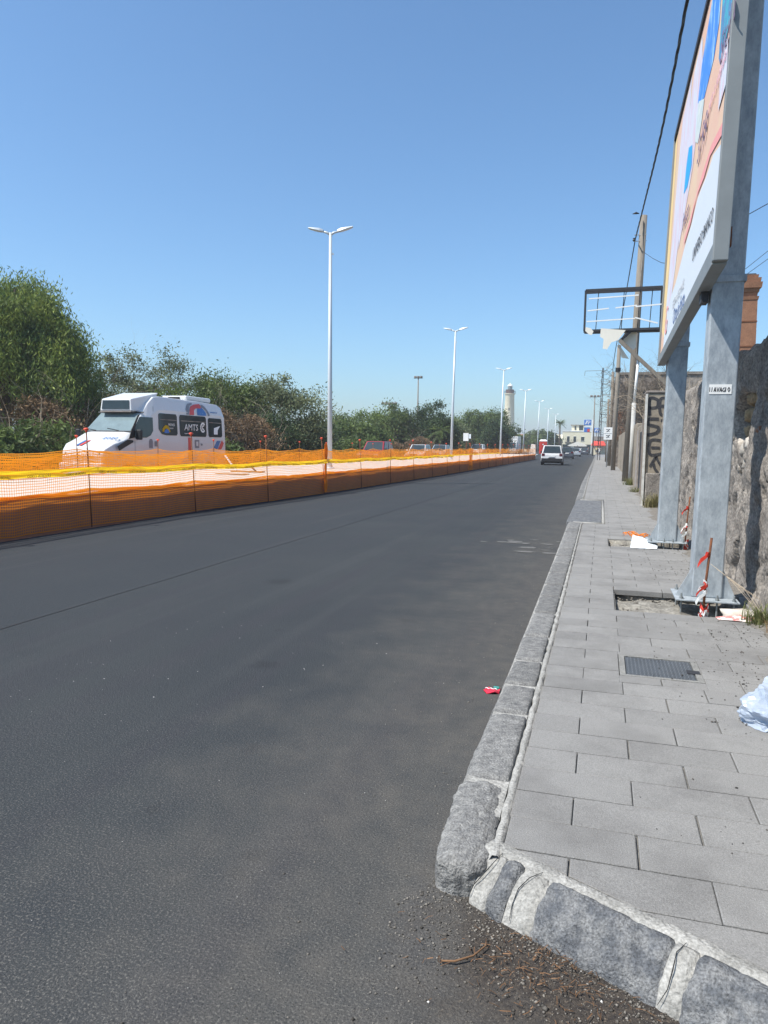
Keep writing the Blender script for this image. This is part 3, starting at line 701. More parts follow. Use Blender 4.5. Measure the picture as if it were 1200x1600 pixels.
# ------------------------------------------------------------ billboard
bb=thing('billboard','large peach and white advertising billboard with grey frame leaning over the pavement','billboard',(.85,9.1,3.0))
LN=.0235
Y0,Y1=6.32,12.0
def zb(y): return lerp(2.985,2.80,(y-Y0)/(Y1-Y0))
def bx(z): return .78+LN*(z-2.8)
def bp(y,z,off=0.0): return (bx(z)-off,y,z)
ZTOP=6.12
def boardbox(y0,y1,z0a,z0b,z1a,z1b,f0,f1):   # f0/f1 depth offsets from front plane
    return MB().hexa([(bx(z0a)+f0,y0,z0a),(bx(z0a)+f1,y0,z0a),(bx(z0b)+f1,y1,z0b),(bx(z0b)+f0,y1,z0b)],[(bx(z1a)+f0,y0,z1a),(bx(z1a)+f1,y0,z1a),(bx(z1b)+f1,y1,z1b),(bx(z1b)+f0,y1,z1b)])
boardbox(Y0+.06,Y1-.06,zb(Y0)+.08,zb(Y1)+.08,ZTOP-.05,ZTOP-.05,.005,.055).build('panel',M['peach'],bb)
boardbox(Y0+.05,Y1-.05,zb(Y0)-.0,zb(Y1)-.0,zb(Y0)+.17,zb(Y1)+.12,-.02,.09).build('frame_rail',M['frame'],bb,bevel=.006)
boardbox(Y0,Y1,ZTOP-.08,ZTOP-.08,ZTOP,ZTOP,-.02,.09).build('frame_rail',M['darkmetal'],bb)
boardbox(Y0-.01,Y0+.055,zb(Y0)+.02,zb(Y0)+.02,ZTOP,ZTOP,-.022,.092).build('frame_stile',M['frame'],bb,bevel=.006)
boardbox(Y1-.055,Y1+.01,zb(Y1)+.0,zb(Y1),ZTOP,ZTOP,-.022,.092).build('frame_stile',M['frame'],bb,bevel=.006)
for yc in (7.1,8.6,10.1,11.4): boardbox(yc,yc+.05,3.05,3.05,6.0,6.0,.056,.10).build('rear_stiffener',M['darkmetal'],bb)
LAY=[.001]
def art(pts,m,name='printed_shape'):
    LAY[0]+=.0007; o=MB().poly([bp(y,z,LAY[0]-.005) for y,z in pts]).build(name,m,bb)
    return o
art([(12.0-.06,3.3),(12-.06,6.0),(11.6,6.0),(11.3,3.1)],mat('poster_gold',(.84,.60,.26),rough=.5,var=.1),'gold_band')
art([(11.4,3.6),(10.9,5.9),(9.9,6.0),(9.7,5.0),(9.9,4.3),(10.6,3.5),(11.0,3.3)],M['poster_lilac'],'lilac_print')
art([(9.6,5.9),(8.9,5.95),(8.5,5.3),(8.9,4.6),(9.4,4.3),(10.0,4.0),(10.2,5.0)],M['poster_lilac'],'lilac_print')
art([(7.44,6.0),(7.97,6.0),(8.72,5.57),(8.85,5.24),(8.2,5.02),(7.6,5.1),(7.38,5.3)],M['poster_blue'],'blue_bottle_print')
art([(8.75,5.22),(8.17,5.0),(8.3,4.8),(8.5,4.7),(8.85,4.85)],M['poster_grey'],'grey_print')
art([(7.29,6.0),(7.25,5.43),(7.18,4.9),(7.07,4.80),(6.75,4.85),(6.38,4.95),(6.38,6.0)],M['poster_teal'],'teal_bottle_print')
art([(9.55,5.05),(9.12,4.92),(9.02,4.68),(9.35,4.55),(9.78,4.6),(9.7,4.9)],M['poster_cyan'],'cyan_print')
art([(6.38,4.10),(6.38,4.0),(7.25,4.12),(7.6,4.06),(8.2,4.07),(8.6,3.93),(9.2,3.86),(9.2,3.93),(8.5,4.03),(7.8,4.16),(7.2,4.20)],M['poster_rose'],'rose_line')
art([(6.38,zb(6.4)+.17),(6.38,3.92),(7.0,4.04),(7.4,4.0),(7.7,4.01),(8.04,4.01),(8.51,3.88),(9.12,3.80),(9.6,3.68),(9.97,3.6),(10.6,3.55),(11.1,3.4),(11.3,3.2),(11.35,2.95)],M['poster_white'],'white_wave')
art([(6.9,4.35),(7.0,4.85),(6.6,4.8),(6.5,4.4)],M['poster_lilac'],'lilac_print')
bz=Vector((LN,0,1)).normalized()
def ptext(s,size,y,z,m,sx=1):
    LAY[0]+=.0003; text(s,size,m,bb,bp(y,z,.008+LAY[0]*.2),(0,-1,0),bz,sx=sx,ext=.0006)
ptext('UNIVERSO BIANCO',.17,8.05,3.40,M['ink'],.95)
ptext('FESTIVAL DEL MARE',.15,10.1,3.30,mat('poster_ink_grey',(.45,.47,.5),var=.1),1)
ptext('Citta in festa',.26,9.9,3.08,mat('poster_navy',(.10,.16,.32),var=.1),1)
ptext('3,99',.42,8.35,4.42,mat('poster_ink_violet',(.20,.14,.22),var=.1),1)
ptext('fresco',.30,9.5,4.08,MATS['poster_ink_violet'],.9)
ptext('puro e naturale',.16,7.6,4.62,mat('poster_ink_rose',(.65,.38,.45),var=.1),1)
ptext('Sicilia',.34,7.0,4.75,MATS['poster_ink_violet'],1)
ptext('G',.55,11.2,3.12,M['poster_rose'],1)
# struts between posts and panel, below lower rail
for Y in (7.2,11.5):
    MB().box(.80,.86,Y+.05,Y+.2,2.86,2.96).build('clamp',M['darkmetal'],bb)
# ------------------------------------------------------------ stakes with barrier tape
def tape_strip(name,pts,wd,parent,m):
    mb=MB(); P=[Vector(p) for p in pts]
    for i in range(len(P)-1):
        nrm=Vector((random.uniform(-.3,.3),random.uniform(-.2,.2),1)).normalized()*wd/2
        if i==0: pn=nrm
        mb.add([P[i]-pn,P[i+1]-nrm,P[i+1]+nrm,P[i]+pn],[(0,1,2,3)]); pn=nrm
    return mb.build(name,m,parent)
random.seed(21)
def stake(x,y,h,label,tall=True):
    t=thing('marker_stake',label,'stake',(x,y,.05),'rusty stakes tied with red and white barrier tape')
    MB().tube([(x-.01,y,.05),(x,y+.002,h*.5),(x+.028,y,h)],.011,7).build('rod',M['rust'],t,smooth=True)
    for k2 in range(5):
        z=.1+k2*.02; m=M['red'] if k2%2==0 else M['cloth_white']
        a=random.uniform(0,6); tape_strip('tape',[(x+.03*math.cos(a+q*1.1)*(1+.5*random.random()),y+.03*math.sin(a+q*1.1),z+random.uniform(-.04,.05)) for q in range(6)],.038,t,m)
    for zz,m in ((h*.82,M['red']),(h*.5,M['red']),(h*.52,M['cloth_white']),(.33,M['cloth_white'])):
        tape_strip('tape',[(x+.018*math.cos(q),y+.018*math.sin(q)-.004,zz+random.uniform(-.01,.01)) for q in np.arange(0,6.5,1.0)]+[(x-.05,y-.03,zz-.05),(x-.075,y-.03,zz-.10)],.035,t,m)
stake(.905,6.78,.80,'rusty stake wrapped with red and white tape in front of the nearest post')
stake(1.24,11.55,.86,'thin rusty stake with red tape between the second post and the wall')
random.seed(4)
tp=MB()
for k2 in range(5):
    x=1.0+k2*.045; y=6.62+random.uniform(-.03,.05)
    tp.add([(x,y,ZT+.004),(x+.12,y+random.uniform(-.03,.03),ZT+.02*random.random()+.004),(x+.1,y+.08,ZT+.03),(x-.02,y+.06,ZT+.012)],[(0,1,2,3)])
meta(tp.build('barrier_tape_scrap',mat('pinkred',(.62,.20,.18),scale=14,col2=(.75,.7,.66),thr=(.45,.55))),'crumpled red and white tape scrap on the pavement at the nearest post base','tape scrap')
ob=MB()
for k2 in range(26):
    a=random.uniform(0,6.3); q=Vector((.60+random.gauss(0,.10),12.55+random.gauss(0,.16),ZT+.012)); ob.tube([q,q+Vector((.06*math.cos(a),.08*math.sin(a),random.uniform(0,.05))),q+Vector((.12*math.cos(a+.4),.15*math.sin(a+.4),.004))],.006,4)
meta(ob.build('net_scrap',M['net']),'torn scrap of orange netting on the pavement before the second post','net scrap')
# white sheet
ws=thing('white_sheet','pale bluish white sheet slumped on the pavement edge against the second post','sheet',(.68,11.3,ZT))
vs=[];nn_=12
for i in range(nn_):
    for j in range(nn_):
        a=i/(nn_-1);b2=j/(nn_-1); x=lerp(.50,.86,a); y=lerp(11.0,11.55,b2); z=ZT+.01+.13*b2*(1-a)**.8+.012*N3(a*4,b2*4,1)
        vs.append((x-.05*(1-b2),y,z))
MB().add(vs,[(i*nn_+j,i*nn_+j+1,(i+1)*nn_+j+1,(i+1)*nn_+j) for i in range(nn_-1) for j in range(nn_-1)]).build('sheet',M['paper'],ws,smooth=True)
# red wrapper
wr=thing('red_wrapper','flattened red wrapper with white squiggle lying in the road against the kerb','wrapper',(-.60,4.55,.004))
q=[]; 
for i in range(12):
    t=2*math.pi*i/12; q.append((-.605+.052*math.cos(t)*(1.1 if i%2 else .95),4.55+.045*math.sin(t),.012+.01*math.sin(i*2.1)))
M['wrapred']=mat('wrapred',(.62,.03,.06),rough=.35,var=.2,scale=30)
MB().slab(q,(0,0,-.004)).build('wrapper_body',M['wrapred'],wr,fix=True)
sq=MB().tube([(-.645+.0075*i,4.545+.009*math.sin(i*1.7),.026) for i in range(11)],.0028,4); sq.build('white_print',M['cloth_white'],wr)
MB().box(-.60,-.565,4.59,4.615,.004,.02).build('green_tab',mat('greentab',(.05,.30,.26),var=.2),wr)
# plastic bag
def bag():
    bm=bmesh.new(); bmesh.ops.create_icosphere(bm,subdivisions=5,radius=1)
    for v in bm.verts:
        q=v.co.copy(); z=q.z
        q.x*=.19; q.y*=.22; q.z=max(z,-.35)*.13+.045
        if z>.45: k=(z-.45)/.55; q.z+=.06*k; q.x*=1-.55*k; q.y*=1-.55*k
        n1=mnoise.ridged_multi_fractal(Vector((q.x*9,q.y*9,q.z*12)),.7,2.1,5,1,2)*.036-.03
        n2=N3(q.x*6,q.y*6,q.z*6+3)*.05
        q+=v.co.normalized()*(n1+n2); v.co=Vector((q.x,q.y,max(.003,q.z)))
    me=bpy.data.meshes.new('bag_film'); bm.to_mesh(me); bm.free(); return me
M['film']=mat('film',(.60,.65,.72),rough=.22,var=.15,scale=9,col2=(.42,.50,.62),spec=.7,trans=.4)
t=thing('plastic_bag','crumpled translucent white plastic bag lying on the paving tiles at right','bag',(.97,4.18,ZT))
o=link('bag_film',bag(),M['film'],t)
MB().tube([(.93,4.02,ZT+.03),(1.08,3.98,ZT+.035)],.022,8).build('bottle_inside',mat('bluebottle',(.06,.14,.30),rough=.3,var=.2),t)
# ------------------------------------------------------------ weeds
def weed(x,y,z,n_,h,sp,m,label,dryn=0):
    V=[];Fq=[]
    for i in range(n_):
        a=random.uniform(0,6.3); l_=h*random.uniform(.4,1.1); bnd=random.uniform(.2,1.0)*sp; w_=random.uniform(.003,.007)*(1+h)
        bx0=x+random.gauss(0,sp*.3); by0=y+random.gauss(0,sp*.4); d=Vector((math.cos(a),math.sin(a),0)); s=Vector((-d.y,d.x,0))*w_
        b=len(V)
        for k2 in range(4):
            t=k2/3; p=Vector((bx0,by0,z))+d*bnd*t*t+Vector((0,0,l_*t*(1-.25*t))); ww=s*(1-t*.85)
            V.append(p-ww);V.append(p+ww)
        for k2 in range(3): Fq.append((b+2*k2,b+2*k2+1,b+2*k2+3,b+2*k2+2))
    o=link('weed',npmesh('weed',V,Fq),m); meta(o,label,'weed','weeds along the foot of the walls'); return o
random.seed(9)
weed(1.30,6.55,ZT,170,.22,.16,leafmat('weedg',(.13,.16,.05),(.20,.19,.08),.3,.4),'green weed tuft at the foot of the wall right of the nearest post')
weed(1.38,6.2,ZT,60,.16,.14,M['dry'],'dry brown weed tuft at the wall foot nearest the right edge')
weed(1.28,18.9,ZT,260,.45,.35,leafmat('weedd',(.24,.20,.09),(.15,.15,.06),.3,.4),'dry weed clump growing at the foot of the graffiti pier')
weed(1.1,30.2,ZT,200,.4,.3,M['weed'] if 'weed' in M else MATS['weedg'],'green weed clump around the foot of the tall pole and white pipe')
weed(1.15,25.5,ZT,120,.25,.4,MATS['weedd'],'low dry weeds along the grey door of the old wall')
st=MB()
for k2 in range(5): a=random.uniform(-.3,.3); st.tube([(1.36,6.5,ZT+.02),(1.30-k2*.05,6.62+k2*.06,ZT+.2+.03*k2),(1.14-.04*k2,6.7+.1*k2,ZT+.28+.03*k2)],.002,4)
meta(st.build('dry_stalks',M['drytwig']),'thin pale dry stalks leaning across the dark shadow by the nearest post','stalks')
# ------------------------------------------------------------ median and orange fences
mv=MB(); yy=list(np.arange(-12,95,1.5))
for a,b2 in zip(yy[:-1],yy[1:]):
    xa,xb=nx(a)-.07,nx(b2)-.07; ja=.02*N3(a*.7,0,1); jb=.02*N3(b2*.7,0,1)
    mv.add([(xa,a,.60+ja),(xb,b2,.60+jb),(-13.6,b2,.60+jb),(-13.6,a,.60+ja)],[(0,1,2,3)])
median=mv.build('median',M['white_conc'],kind='structure')
mf=MB()
for a,b2 in zip(yy[:-1],yy[1:]):
    ja=.02*N3(a*.7,0,1); jb=.02*N3(b2*.7,0,1)
    mf.add([(nx(a)-.07,a,-.05),(nx(b2)-.07,b2,-.05),(nx(b2)-.07,b2,.60+jb),(nx(a)-.07,a,.60+ja)],[(0,1,2,3)])
mf.add([(-13.6,-12,-.05),(-13.6,93.5,-.05),(-13.6,93.5,.6),(-13.6,-12,.6)],[(3,2,1,0)])
mf.add([(-13.6,93.5,-.05),(nx(94)-.07,93.5,-.05),(nx(94)-.07,93.5,.6),(-13.6,93.5,.6)],[(0,1,2,3)])
mf.build('median_edge',M['face'],median)
def netmesh(ps,zb_,zt_,hs,vsd,wd,seed,sag=.08,wob=.05,side=1,vmax=1e9):
    """ps: list of post positions (x,y); ribbons at real mesh spacing"""
    V=[];Fq=[]
    def pt(i,t,h):
        a=ps[i];b=ps[i+1]; x=lerp(a[0],b[0],t); y=lerp(a[1],b[1],t); L=b[1]-a[1]
        s=4*t*(1-t); k=(h-zb_)/(zt_-zb_)
        z=h-sag*s*k*(1+.5*N3(y*.3,seed,0))-.03*(1-k)*N3(y*.8,seed,4)
        z+=.012*N3(y*2.3,h*3,seed)*2
        x+=wob*s*N3(y*.9,h*1.5,seed+7)*1.6
        return Vector((x,y,z))
    nh=int(round((zt_-zb_)/hs))
    for j in range(nh+1):
        h=zb_+(zt_-zb_)*j/nh; w_=wd*(1.8 if j in(0,nh) else 1)
        for i in range(len(ps)-1):
            L=ps[i+1][1]-ps[i][1]; n_=max(4,int(L/.3))
            prev=None
            for k in range(n_+1):
                p=pt(i,k/n_,h); b=len(V); V.append((p.x,p.y,p.z-w_/2)); V.append((p.x,p.y,p.z+w_/2))
                if k: Fq.append((b-2,b,b+1,b-1))
    for i in range(len(ps)-1):
        L=ps[i+1][1]-ps[i][1]
        if ps[i][1]>vmax: break
        nv=int(L/vsd)
        for k in range(nv):
            t=(k+.5)/nv
            for j in range(0,nh,2):
                j2=min(nh,j+2)
                p=pt(i,t,zb_+(zt_-zb_)*j/nh); q=pt(i,t,zb_+(zt_-zb_)*j2/nh); b=len(V)
                V+= [(p.x+.001,p.y-wd/2,p.z),(p.x+.001,p.y+wd/2,p.z),(q.x+.001,q.y+wd/2,q.z),(q.x+.001,q.y-wd/2,q.z)]; Fq.append((b,b+1,b+2,b+3))
    return npmesh('netting',V,Fq)
fy=[5.2,8.1,11.1,14.4,17.7,21.4,24.9,28.4,32.0,35.5,39.0,42.5,46,50,54,58,62,66,70,75,80,85,90,94]
nf=thing('safety_fence','orange plastic safety netting on rusty stakes along the near edge of the median','fence',(-8.3,20,0))
P=[(nx(y),y) for y in fy]
o=link('netting',netmesh(P,.03,1.36,.047,.047,.0085,1.0,wob=.03,vmax=60),M['net'],nf); o.location=-nf.location
o=link('netting',netmesh([(p[0]-.02,p[1]) for p in P],.60,.68,.02,.05,.014,5.0,sag=.04,wob=.04,vmax=60),M['net'],nf); o.location=-nf.location; o['label']='rolled lower hem of the orange net along the top of the concrete edge'
o=link('netting',netmesh([(p[0]-.04,p[1]) for p in P],1.0,1.36,.06,.09,.009,9.0,sag=.12,wob=.15,vmax=60),M['net'],nf); o.location=-nf.location; o['label']='second overlapping layer of orange net along the top'
def rod(parent,x,y,z0,h,dx=0):
    rb=MB().tube([(x,y,z0),(x+dx,y-.02,h)],.011,6); rb.build('stake',M['rust'],parent,smooth=True)
    cp=MB().lathe([(.018,0),(.02,.03),(.045,.045),(.048,.065),(.02,.08)],(x+dx,y-.02,h-.03),10); cp.build('stake_cap',M['redcap'],parent,smooth=True)
random.seed(2)
for (x,y) in P: rod(nf,x+.02,y,0,1.68+random.uniform(-.05,.05),random.uniform(-.12,-.04))
random.seed(12)
def bundle(parent,x,y,z0,z1,w_):
    V=[];Fq=[]
    for k in range(26):
        a=random.uniform(-1,1)*w_; b=len(V)
        for j in range(9):
            t=j/8; xx=x+.05+.04*N3(t*3,k,1); yy_=y+a*(.5+.9*abs(t-.5))+.07*N3(t*3,k,5); V.append((xx,yy_-.012,lerp(z0,z1,t))); V.append((xx+.01,yy_+.012,lerp(z0,z1,t)))
            if j: q=b+2*j; Fq.append((q-2,q-1,q+1,q))
    o=link('gathered_netting',npmesh('gathered_netting',V,Fq),M['net'],parent); o.location=-parent.location
bundle(nf,nx(21.4),21.4,.05,1.55,.10); bundle(nf,nx(46),46,.05,1.4,.9)
ff=thing('safety_fence','orange plastic safety netting along the far edge of the median beside the minibus lane','fence',(-13.4,30,.6))
fy2=[4,8,12,16.5,20.2,23.7,27.5,31.5,35,39,43,47,52,57,62,67,72,78,84,90,96,104,112]
P2=[(-13.35,y) for y in fy2]
for (a,b2,c,d_,e,s_) in [(.62,1.30,.05,.06,.012,3.0),(.66,1.14,.05,.07,.011,7.0)]:
    o=link('netting',netmesh([(p[0]-.08*(s_>5),p[1]) for p in P2],a,b2,c,d_,e,s_,sag=.10,wob=.2,vmax=60),M['net'],ff); o.location=-ff.location
for (x,y) in P2: rod(ff,x+.02,y,.6,1.6+random.uniform(-.04,.04),random.uniform(-.06,.03))
# yellow warning tape
def tape_run(off,z,seed,label,y0,y1,words):
    tr=thing('warning_tape',label,'tape',(-8.4,20,z),'yellow warning tapes strung along the netting')
    V=[];Fq=[]; ys_=np.arange(y0,y1,.15)
    def q(y):
        i=max(0,np.searchsorted(fy,y)-1); i=min(i,len(fy)-2); t=(y-fy[i])/(fy[i+1]-fy[i]); s=4*t*(1-t)
        return Vector((nx(y)+off+.04*s*N3(y,seed,0),y,z-.035*s*(1+N3(i*2.2,seed,1))+.015*N3(y*1.2,seed,3)))
    for k,y in enumerate(ys_):
        p=q(y); tw_=.012*N3(y*2,seed,8); V.append((p.x-tw_,p.y,p.z-.028)); V.append((p.x+tw_,p.y,p.z+.028))
        if k: b=2*k; Fq.append((b-2,b,b+1,b-1))
    o=link('tape_band',npmesh('tape_band',V,Fq),M['yellow'],tr); o.location=-tr.location
    if words:
        me=textmesh('LAVORI IN CORSO',.058,.0005); me.materials.append(M['ink'])
        y=y1-.3
        while y>y0+1:
            a=q(y);b2=q(y-.55); text('',0,None,tr,a+Vector((.02,0,-.02)),b2-a,(0,0,1),mesh=me); y-=.85
tape_run(.13,.99,1.0,'yellow warning tape lettered LAVORI IN CORSO on the near orange fence',5,40,True)
tape_run(.11,1.05,4.0,'second plain yellow tape strung behind the near orange net',5,60,False)
# broken trestle on the median
tr=thing('trestle','broken orange and white trestle lying on the pale median','trestle',(-10.9,21.5,.6))
MB().box(-11.4,-10.3,21.3,21.55,.605,.64).build('foot_board',mat('orangeboard',(.50,.22,.07),var=.3),tr)
MB().beam((-11.25,21.4,.64),(-11.75,21.6,1.12),.05,.03).build('white_leg',M['cloth_white'],tr)
MB().beam((-10.55,21.4,.64),(-10.95,21.5,.92),.05,.03).build('brown_leg',M['rust'],tr)
MB().box(-11.0,-10.0,19.6,19.85,.605,.62).build('loose_board',MATS['orangeboard'],tr)
# ------------------------------------------------------------ street lamps
def make_lamp():
    t=thing('street_lamp','x','street lamp',(0,0,0),'twin-headed street lamps on the median')
    MB().tube([(0,0,0),(0,0,3.0),(0,0,8.8)],[.095,.085,.055],12).build('pole',M['lamp'],t,smooth=True)
    MB().lathe([(.19,0),(.19,.03),(.12,.05),(.11,.12)],(0,0,.0),12).build('base_collar',M['lamp'],t)
    for s in (-1,1):
        a=MB(); a.tube([(0,0,8.72),(s*.12,0,8.80),(s*.34,0,8.86)],[.05,.045,.035],8); arm=a.build('arm',M['lamp'],t,smooth=True)
        h=MB(); x0,x1=s*.26,s*.84; z0=8.86; z1=9.02 if s>0 else 8.98
        prof=[(0,.08,-.035,.05),(.25,.13,-.045,.07),(.6,.14,-.04,.045),(1,.09,-.02,.02)]
        vs=[]
        for (tt,wy,a1,a2) in prof:
            x=lerp(x0,x1,tt); z=lerp(z0,z1,tt); vs+=[(x,-wy,z+a1),(x,wy,z+a1),(x,wy*.6,z+a2),(x,-wy*.6,z+a2)]
        fs=[(0,1,2,3),(12,13,14,15)]+[(4*i+j,4*i+(j+1)%4,4*i+4+(j+1)%4,4*i+4+j) for i in range(3) for j in range(4)]
        hd=h.add(vs,fs).build('lamp_head',M['lamp'],t,bevel=.015,fix=True)
        d=MB(); xa,xb=lerp(x0,x1,.35),lerp(x0,x1,.9); za,zb2=lerp(z0,z1,.35)-.05,lerp(z0,z1,.9)-.036
        d.add([(xa,-.10,za),(xa,.10,za),(xb,.08,zb2),(xb,-.08,zb2)],[(0,1,2,3)]); d.build('lens',M['headlight'],hd)
    MB().box(-.03,.12,-.03,.03,8.0,8.06).build('bracket',M['lamp'],t)
    return t
lp=make_lamp(); order=['nearest','second','third','fourth','fifth','sixth','seventh']
for i,(x,y) in enumerate([(-10,26.6),(-10.03,50.6),(-10.1,77),(-10.15,101),(-10.3,125.5),(-10.4,150),(-10.5,175)]):
    o=lp if i==0 else dup(lp)
    o.location=(x,y,.6 if y<94 else 0.25); o['label']='%s twin-headed grey street lamp counting away along the median'%order[i]
    o.rotation_euler=(0,R([-.3,.7,.9,.6,.8,.3,.6][i]),R([14,2,0,0,0,0,0][i]))
# tall floodlight masts
def mast(x,y,h,label,n_=4,w_=1.6):
    t=thing('floodlight_mast',label,'floodlight mast',(x,y,0),'floodlight masts above the trees')
    MB().tube([(x,y,0),(x,y,h)],[.16,.09],8).build('mast_pole',M['pole'],t,smooth=True)
    MB().box(x-w_/2,x+w_/2,y-.06,y+.06,h-.05,h+.05).build('crossbar',M['darkmetal'],t)
    for k in range(n_):
        xx=x-w_/2+w_*(k+.5)/n_; MB().box(xx-w_/n_*.36,xx+w_/n_*.36,y-.25,y+.2,h+.06,h+.34).build('floodlight',M['greywall'],t,bevel=.03)
mast(-29.6,120,12.6,'tallest slim floodlight mast rising from the trees left of the second lamp',3,1.5)
mast(-34.5,120,8.3,'short broad floodlight mast barely topping the trees left of centre',5,2.8)
mast(-1.65,150,11.4,'dark floodlight mast near the fuel station sign',3,1.9)
# ------------------------------------------------------------ vehicles
def wheel(parent,x,y,rr,wd):
    t=MB().tube([(x-wd/2,y,rr),(x-wd/2+.02,y,rr),(x+wd/2-.02,y,rr),(x+wd/2,y,rr)],[rr*.93,rr,rr,rr*.93],18).build('tyre',M['rubber'],parent)
    s=1 if x>0 else -1
    MB().disc((x+s*wd/2,y,rr),(1,0,0),rr*.62,14,.02).build('rim',M['rim'],t)
    return t
def qpanel(corners,inset,off,th=.012):
    P=[Vector(c) for c in corners]; c=sum(P,Vector())/4; n_=(P[1]-P[0]).cross(P[3]-P[0]).normalized()
    Q=[]
    for p in P:
        d=c-p; Q.append(p+d.normalized()*inset*1.4+n_*off)
    return MB().slab(Q,n_*th)
def car(label,cat,loc,rz,paint,L=4.2,W=1.78,H=1.62,style='suv',rear='square',name='car',group='cars'):
    t=thing(name,label,cat,(0,0,0),group); hw=W/2; hl=L/2; zb_=.28; belt=H*.60; rr=.34 if style=='suv' else .31
    hood=H*.56
    if style=='suv': pf=[(-hl,.38),(-hl+.02,.95),(-hl+.10,belt),(hl*.38,belt),(hl*.45,hood+.02),(hl-.15,hood-.10),(hl,hood-.28),(hl,.38),(hl-.12,zb_),(-hl+.12,zb_)]
    else: pf=[(-hl,.42),(-hl,.85),(-hl+.12,belt),(hl*.30,belt),(hl*.42,hood),(hl-.25,hood-.14),(hl-.02,hood-.32),(hl,.38),(hl-.12,zb_),(-hl+.12,zb_)]
    b=MB().slab([(-hw,y,z) for y,z in pf],(W,0,0)); body=b.build('body',paint,t,bevel=.07,seg=3,smooth=False,fix=True)
    y0,y1=-hl+(.10 if style!='sedan' else .55),hl*.36; tr=.16
    ty0=y0+(.16 if style=='suv' else .30); ty1=y1-(.62 if style=='suv' else .75)
    Bq=[(-hw+.05,y0,belt-.01),(hw-.05,y0,belt-.01),(hw-.05,y1,belt-.01),(-hw+.05,y1,belt-.01)]
    Tq=[(-hw+tr+.03,ty0,H),(hw-tr-.03,ty0,H),(hw-tr-.03,ty1,H),(-hw+tr+.03,ty1,H)]
    MB().hexa(Bq,Tq).build('cabin',paint,t,bevel=.06,seg=3)
    def face(i,j): return [Bq[i],Bq[j],Tq[j],Tq[i]]
    qpanel(face(0,1),.09,.006).build('rear_window',M['glass'],t,fix=True)
    qpanel(face(2,3),.08,.006).build('windscreen',M['glass'],t,fix=True)
    for (i,j) in ((1,2),(3,0)):
        fc=[Vector(q_) for q_ in face(i,j)]
        for (u0_,u1_) in ((.03,.47),(.50,.97)):
            q4=[fc[0].lerp(fc[1],u0_),fc[0].lerp(fc[1],u1_),fc[3].lerp(fc[2],u1_),fc[3].lerp(fc[2],u0_)]
            qpanel(q4,.05,.006).build('side_window',M['glass'],t,fix=True)
    MB().box(-hw+.03,hw-.03,-hl-.02,-hl+.06,.30,.60).build('rear_bumper',M['black'] if style=='suv' else paint,t,bevel=.03)
    MB().box(-hw+.03,hw-.03,hl-.05,hl+.025,.28,.55).build('front_bumper',M['black'],t,bevel=.03)
    MB().box(-.38,.38,hl,hl+.03,.58,.74).build('grille',M['black'],t,bevel=.01)
    for s in (-1,1):
        tl=(.15,.17,.80,1.0) if rear=='square' else (.2,.13,.78,.98)
        MB().box(min(s*(hw-.05),s*(hw-.05-tl[0]-.1)),max(s*(hw-.05),s*(hw-.05-tl[0]-.1)),-hl-.012,-hl+.1,tl[2],tl[3]).build('tail_light',M['taillight'],t,bevel=.015)
        MB().box(min(s*(hw-.06),s*(hw-.42)),max(s*(hw-.06),s*(hw-.42)),hl-.12,hl+.012,hood-.30,hood-.16).build('headlight',M['headlight'],t,bevel=.02)
        MB().box(min(s*(hw-.0),s*(hw+.17)),max(s*hw,s*(hw+.17)),hl*.30-.08,hl*.30+.05,belt+.02,belt+.17).build('wing_mirror',M['black'] if style=='suv' else paint,t,bevel=.03)
        if style=='suv': MB().beam((s*(hw-tr-.02),ty0+.1,H+.035),(s*(hw-tr-.02),ty1-.1,H+.035),.03,.035).build('roof_rail',M['black'],t)
        MB().tube([(s*(hw-.015),-hl+.85,.9),(s*(hw+.012),-hl+.85,.9)],.001,4)
        for yy_ in (-hl*.62,hl*.62):
            MB().disc((s*(hw-.01),yy_,rr),(1,0,0),rr*1.16,18,.05).build('wheel_arch',M['black'],t)
            wheel(t,s*(hw-.08),yy_,rr,.20)
    MB().box(-.26,.26,-hl-.022,-hl-.0,.72,.83).build('number_plate',M['cloth_white'],t)
    MB().box(-hw+.12,hw-.12,-hl+.1,hl-.1,.18,.32).build('underbody',M['black'],t)
    if rear=='square': MB().box(-.3,.3,-hl-.01,-hl+.03,.60,.645).build('reflector_bar',M['black'],t)
    t.location=loc; t.rotation_euler=(0,0,rz); return t
P_white=M['whitepaint']; P_dark=mat('paint_dark',(.07,.08,.10),rough=.25,var=.05,spec=.5); P_silver=mat('paint_silver',(.50,.52,.54),rough=.3,metal=.5,var=.05); P_red=mat('paint_red',(.36,.025,.035),rough=.25,var=.05,spec=.5)
GA='cars driving away on the near carriageway'; GB='cars coming on the far carriageway'
car('white compact SUV with square tail lights driving away on the near lane','suv',(-4.15,67.2,0),R(2),P_white,4.3,1.84,1.70,group=GA)
car('dark grey estate car half hidden in front of the white SUV','car',(-4.55,105,0),R(2),P_dark,4.4,1.78,1.55,'hatch','n',group=GA)
car('silver hatchback in the queue beyond the dark grey car','car',(-4.35,133,0),R(2),P_silver,4.1,1.76,1.50,'hatch','n',group=GA)
car('dark car farthest ahead beside the white canopy','car',(-3.6,166,0),R(0),P_dark,4.2,1.76,1.50,'hatch','n',group=GA)
car('dark red car with bluish windscreen behind the orange netting','car',(-16.7,54.5,0.05),R(180),P_red,4.3,1.78,1.74,'suv','n',group=GB)
car('white hatchback leading the pair of white cars behind the netting','car',(-16.6,68.0,0),R(180),P_white,4.1,1.76,1.60,'hatch','n',group=GB)
car('silver white car tailing the white hatchback behind the netting','car',(-17.0,79.5,0),R(180),P_silver,4.2,1.76,1.62,'hatch','n',group=GB)
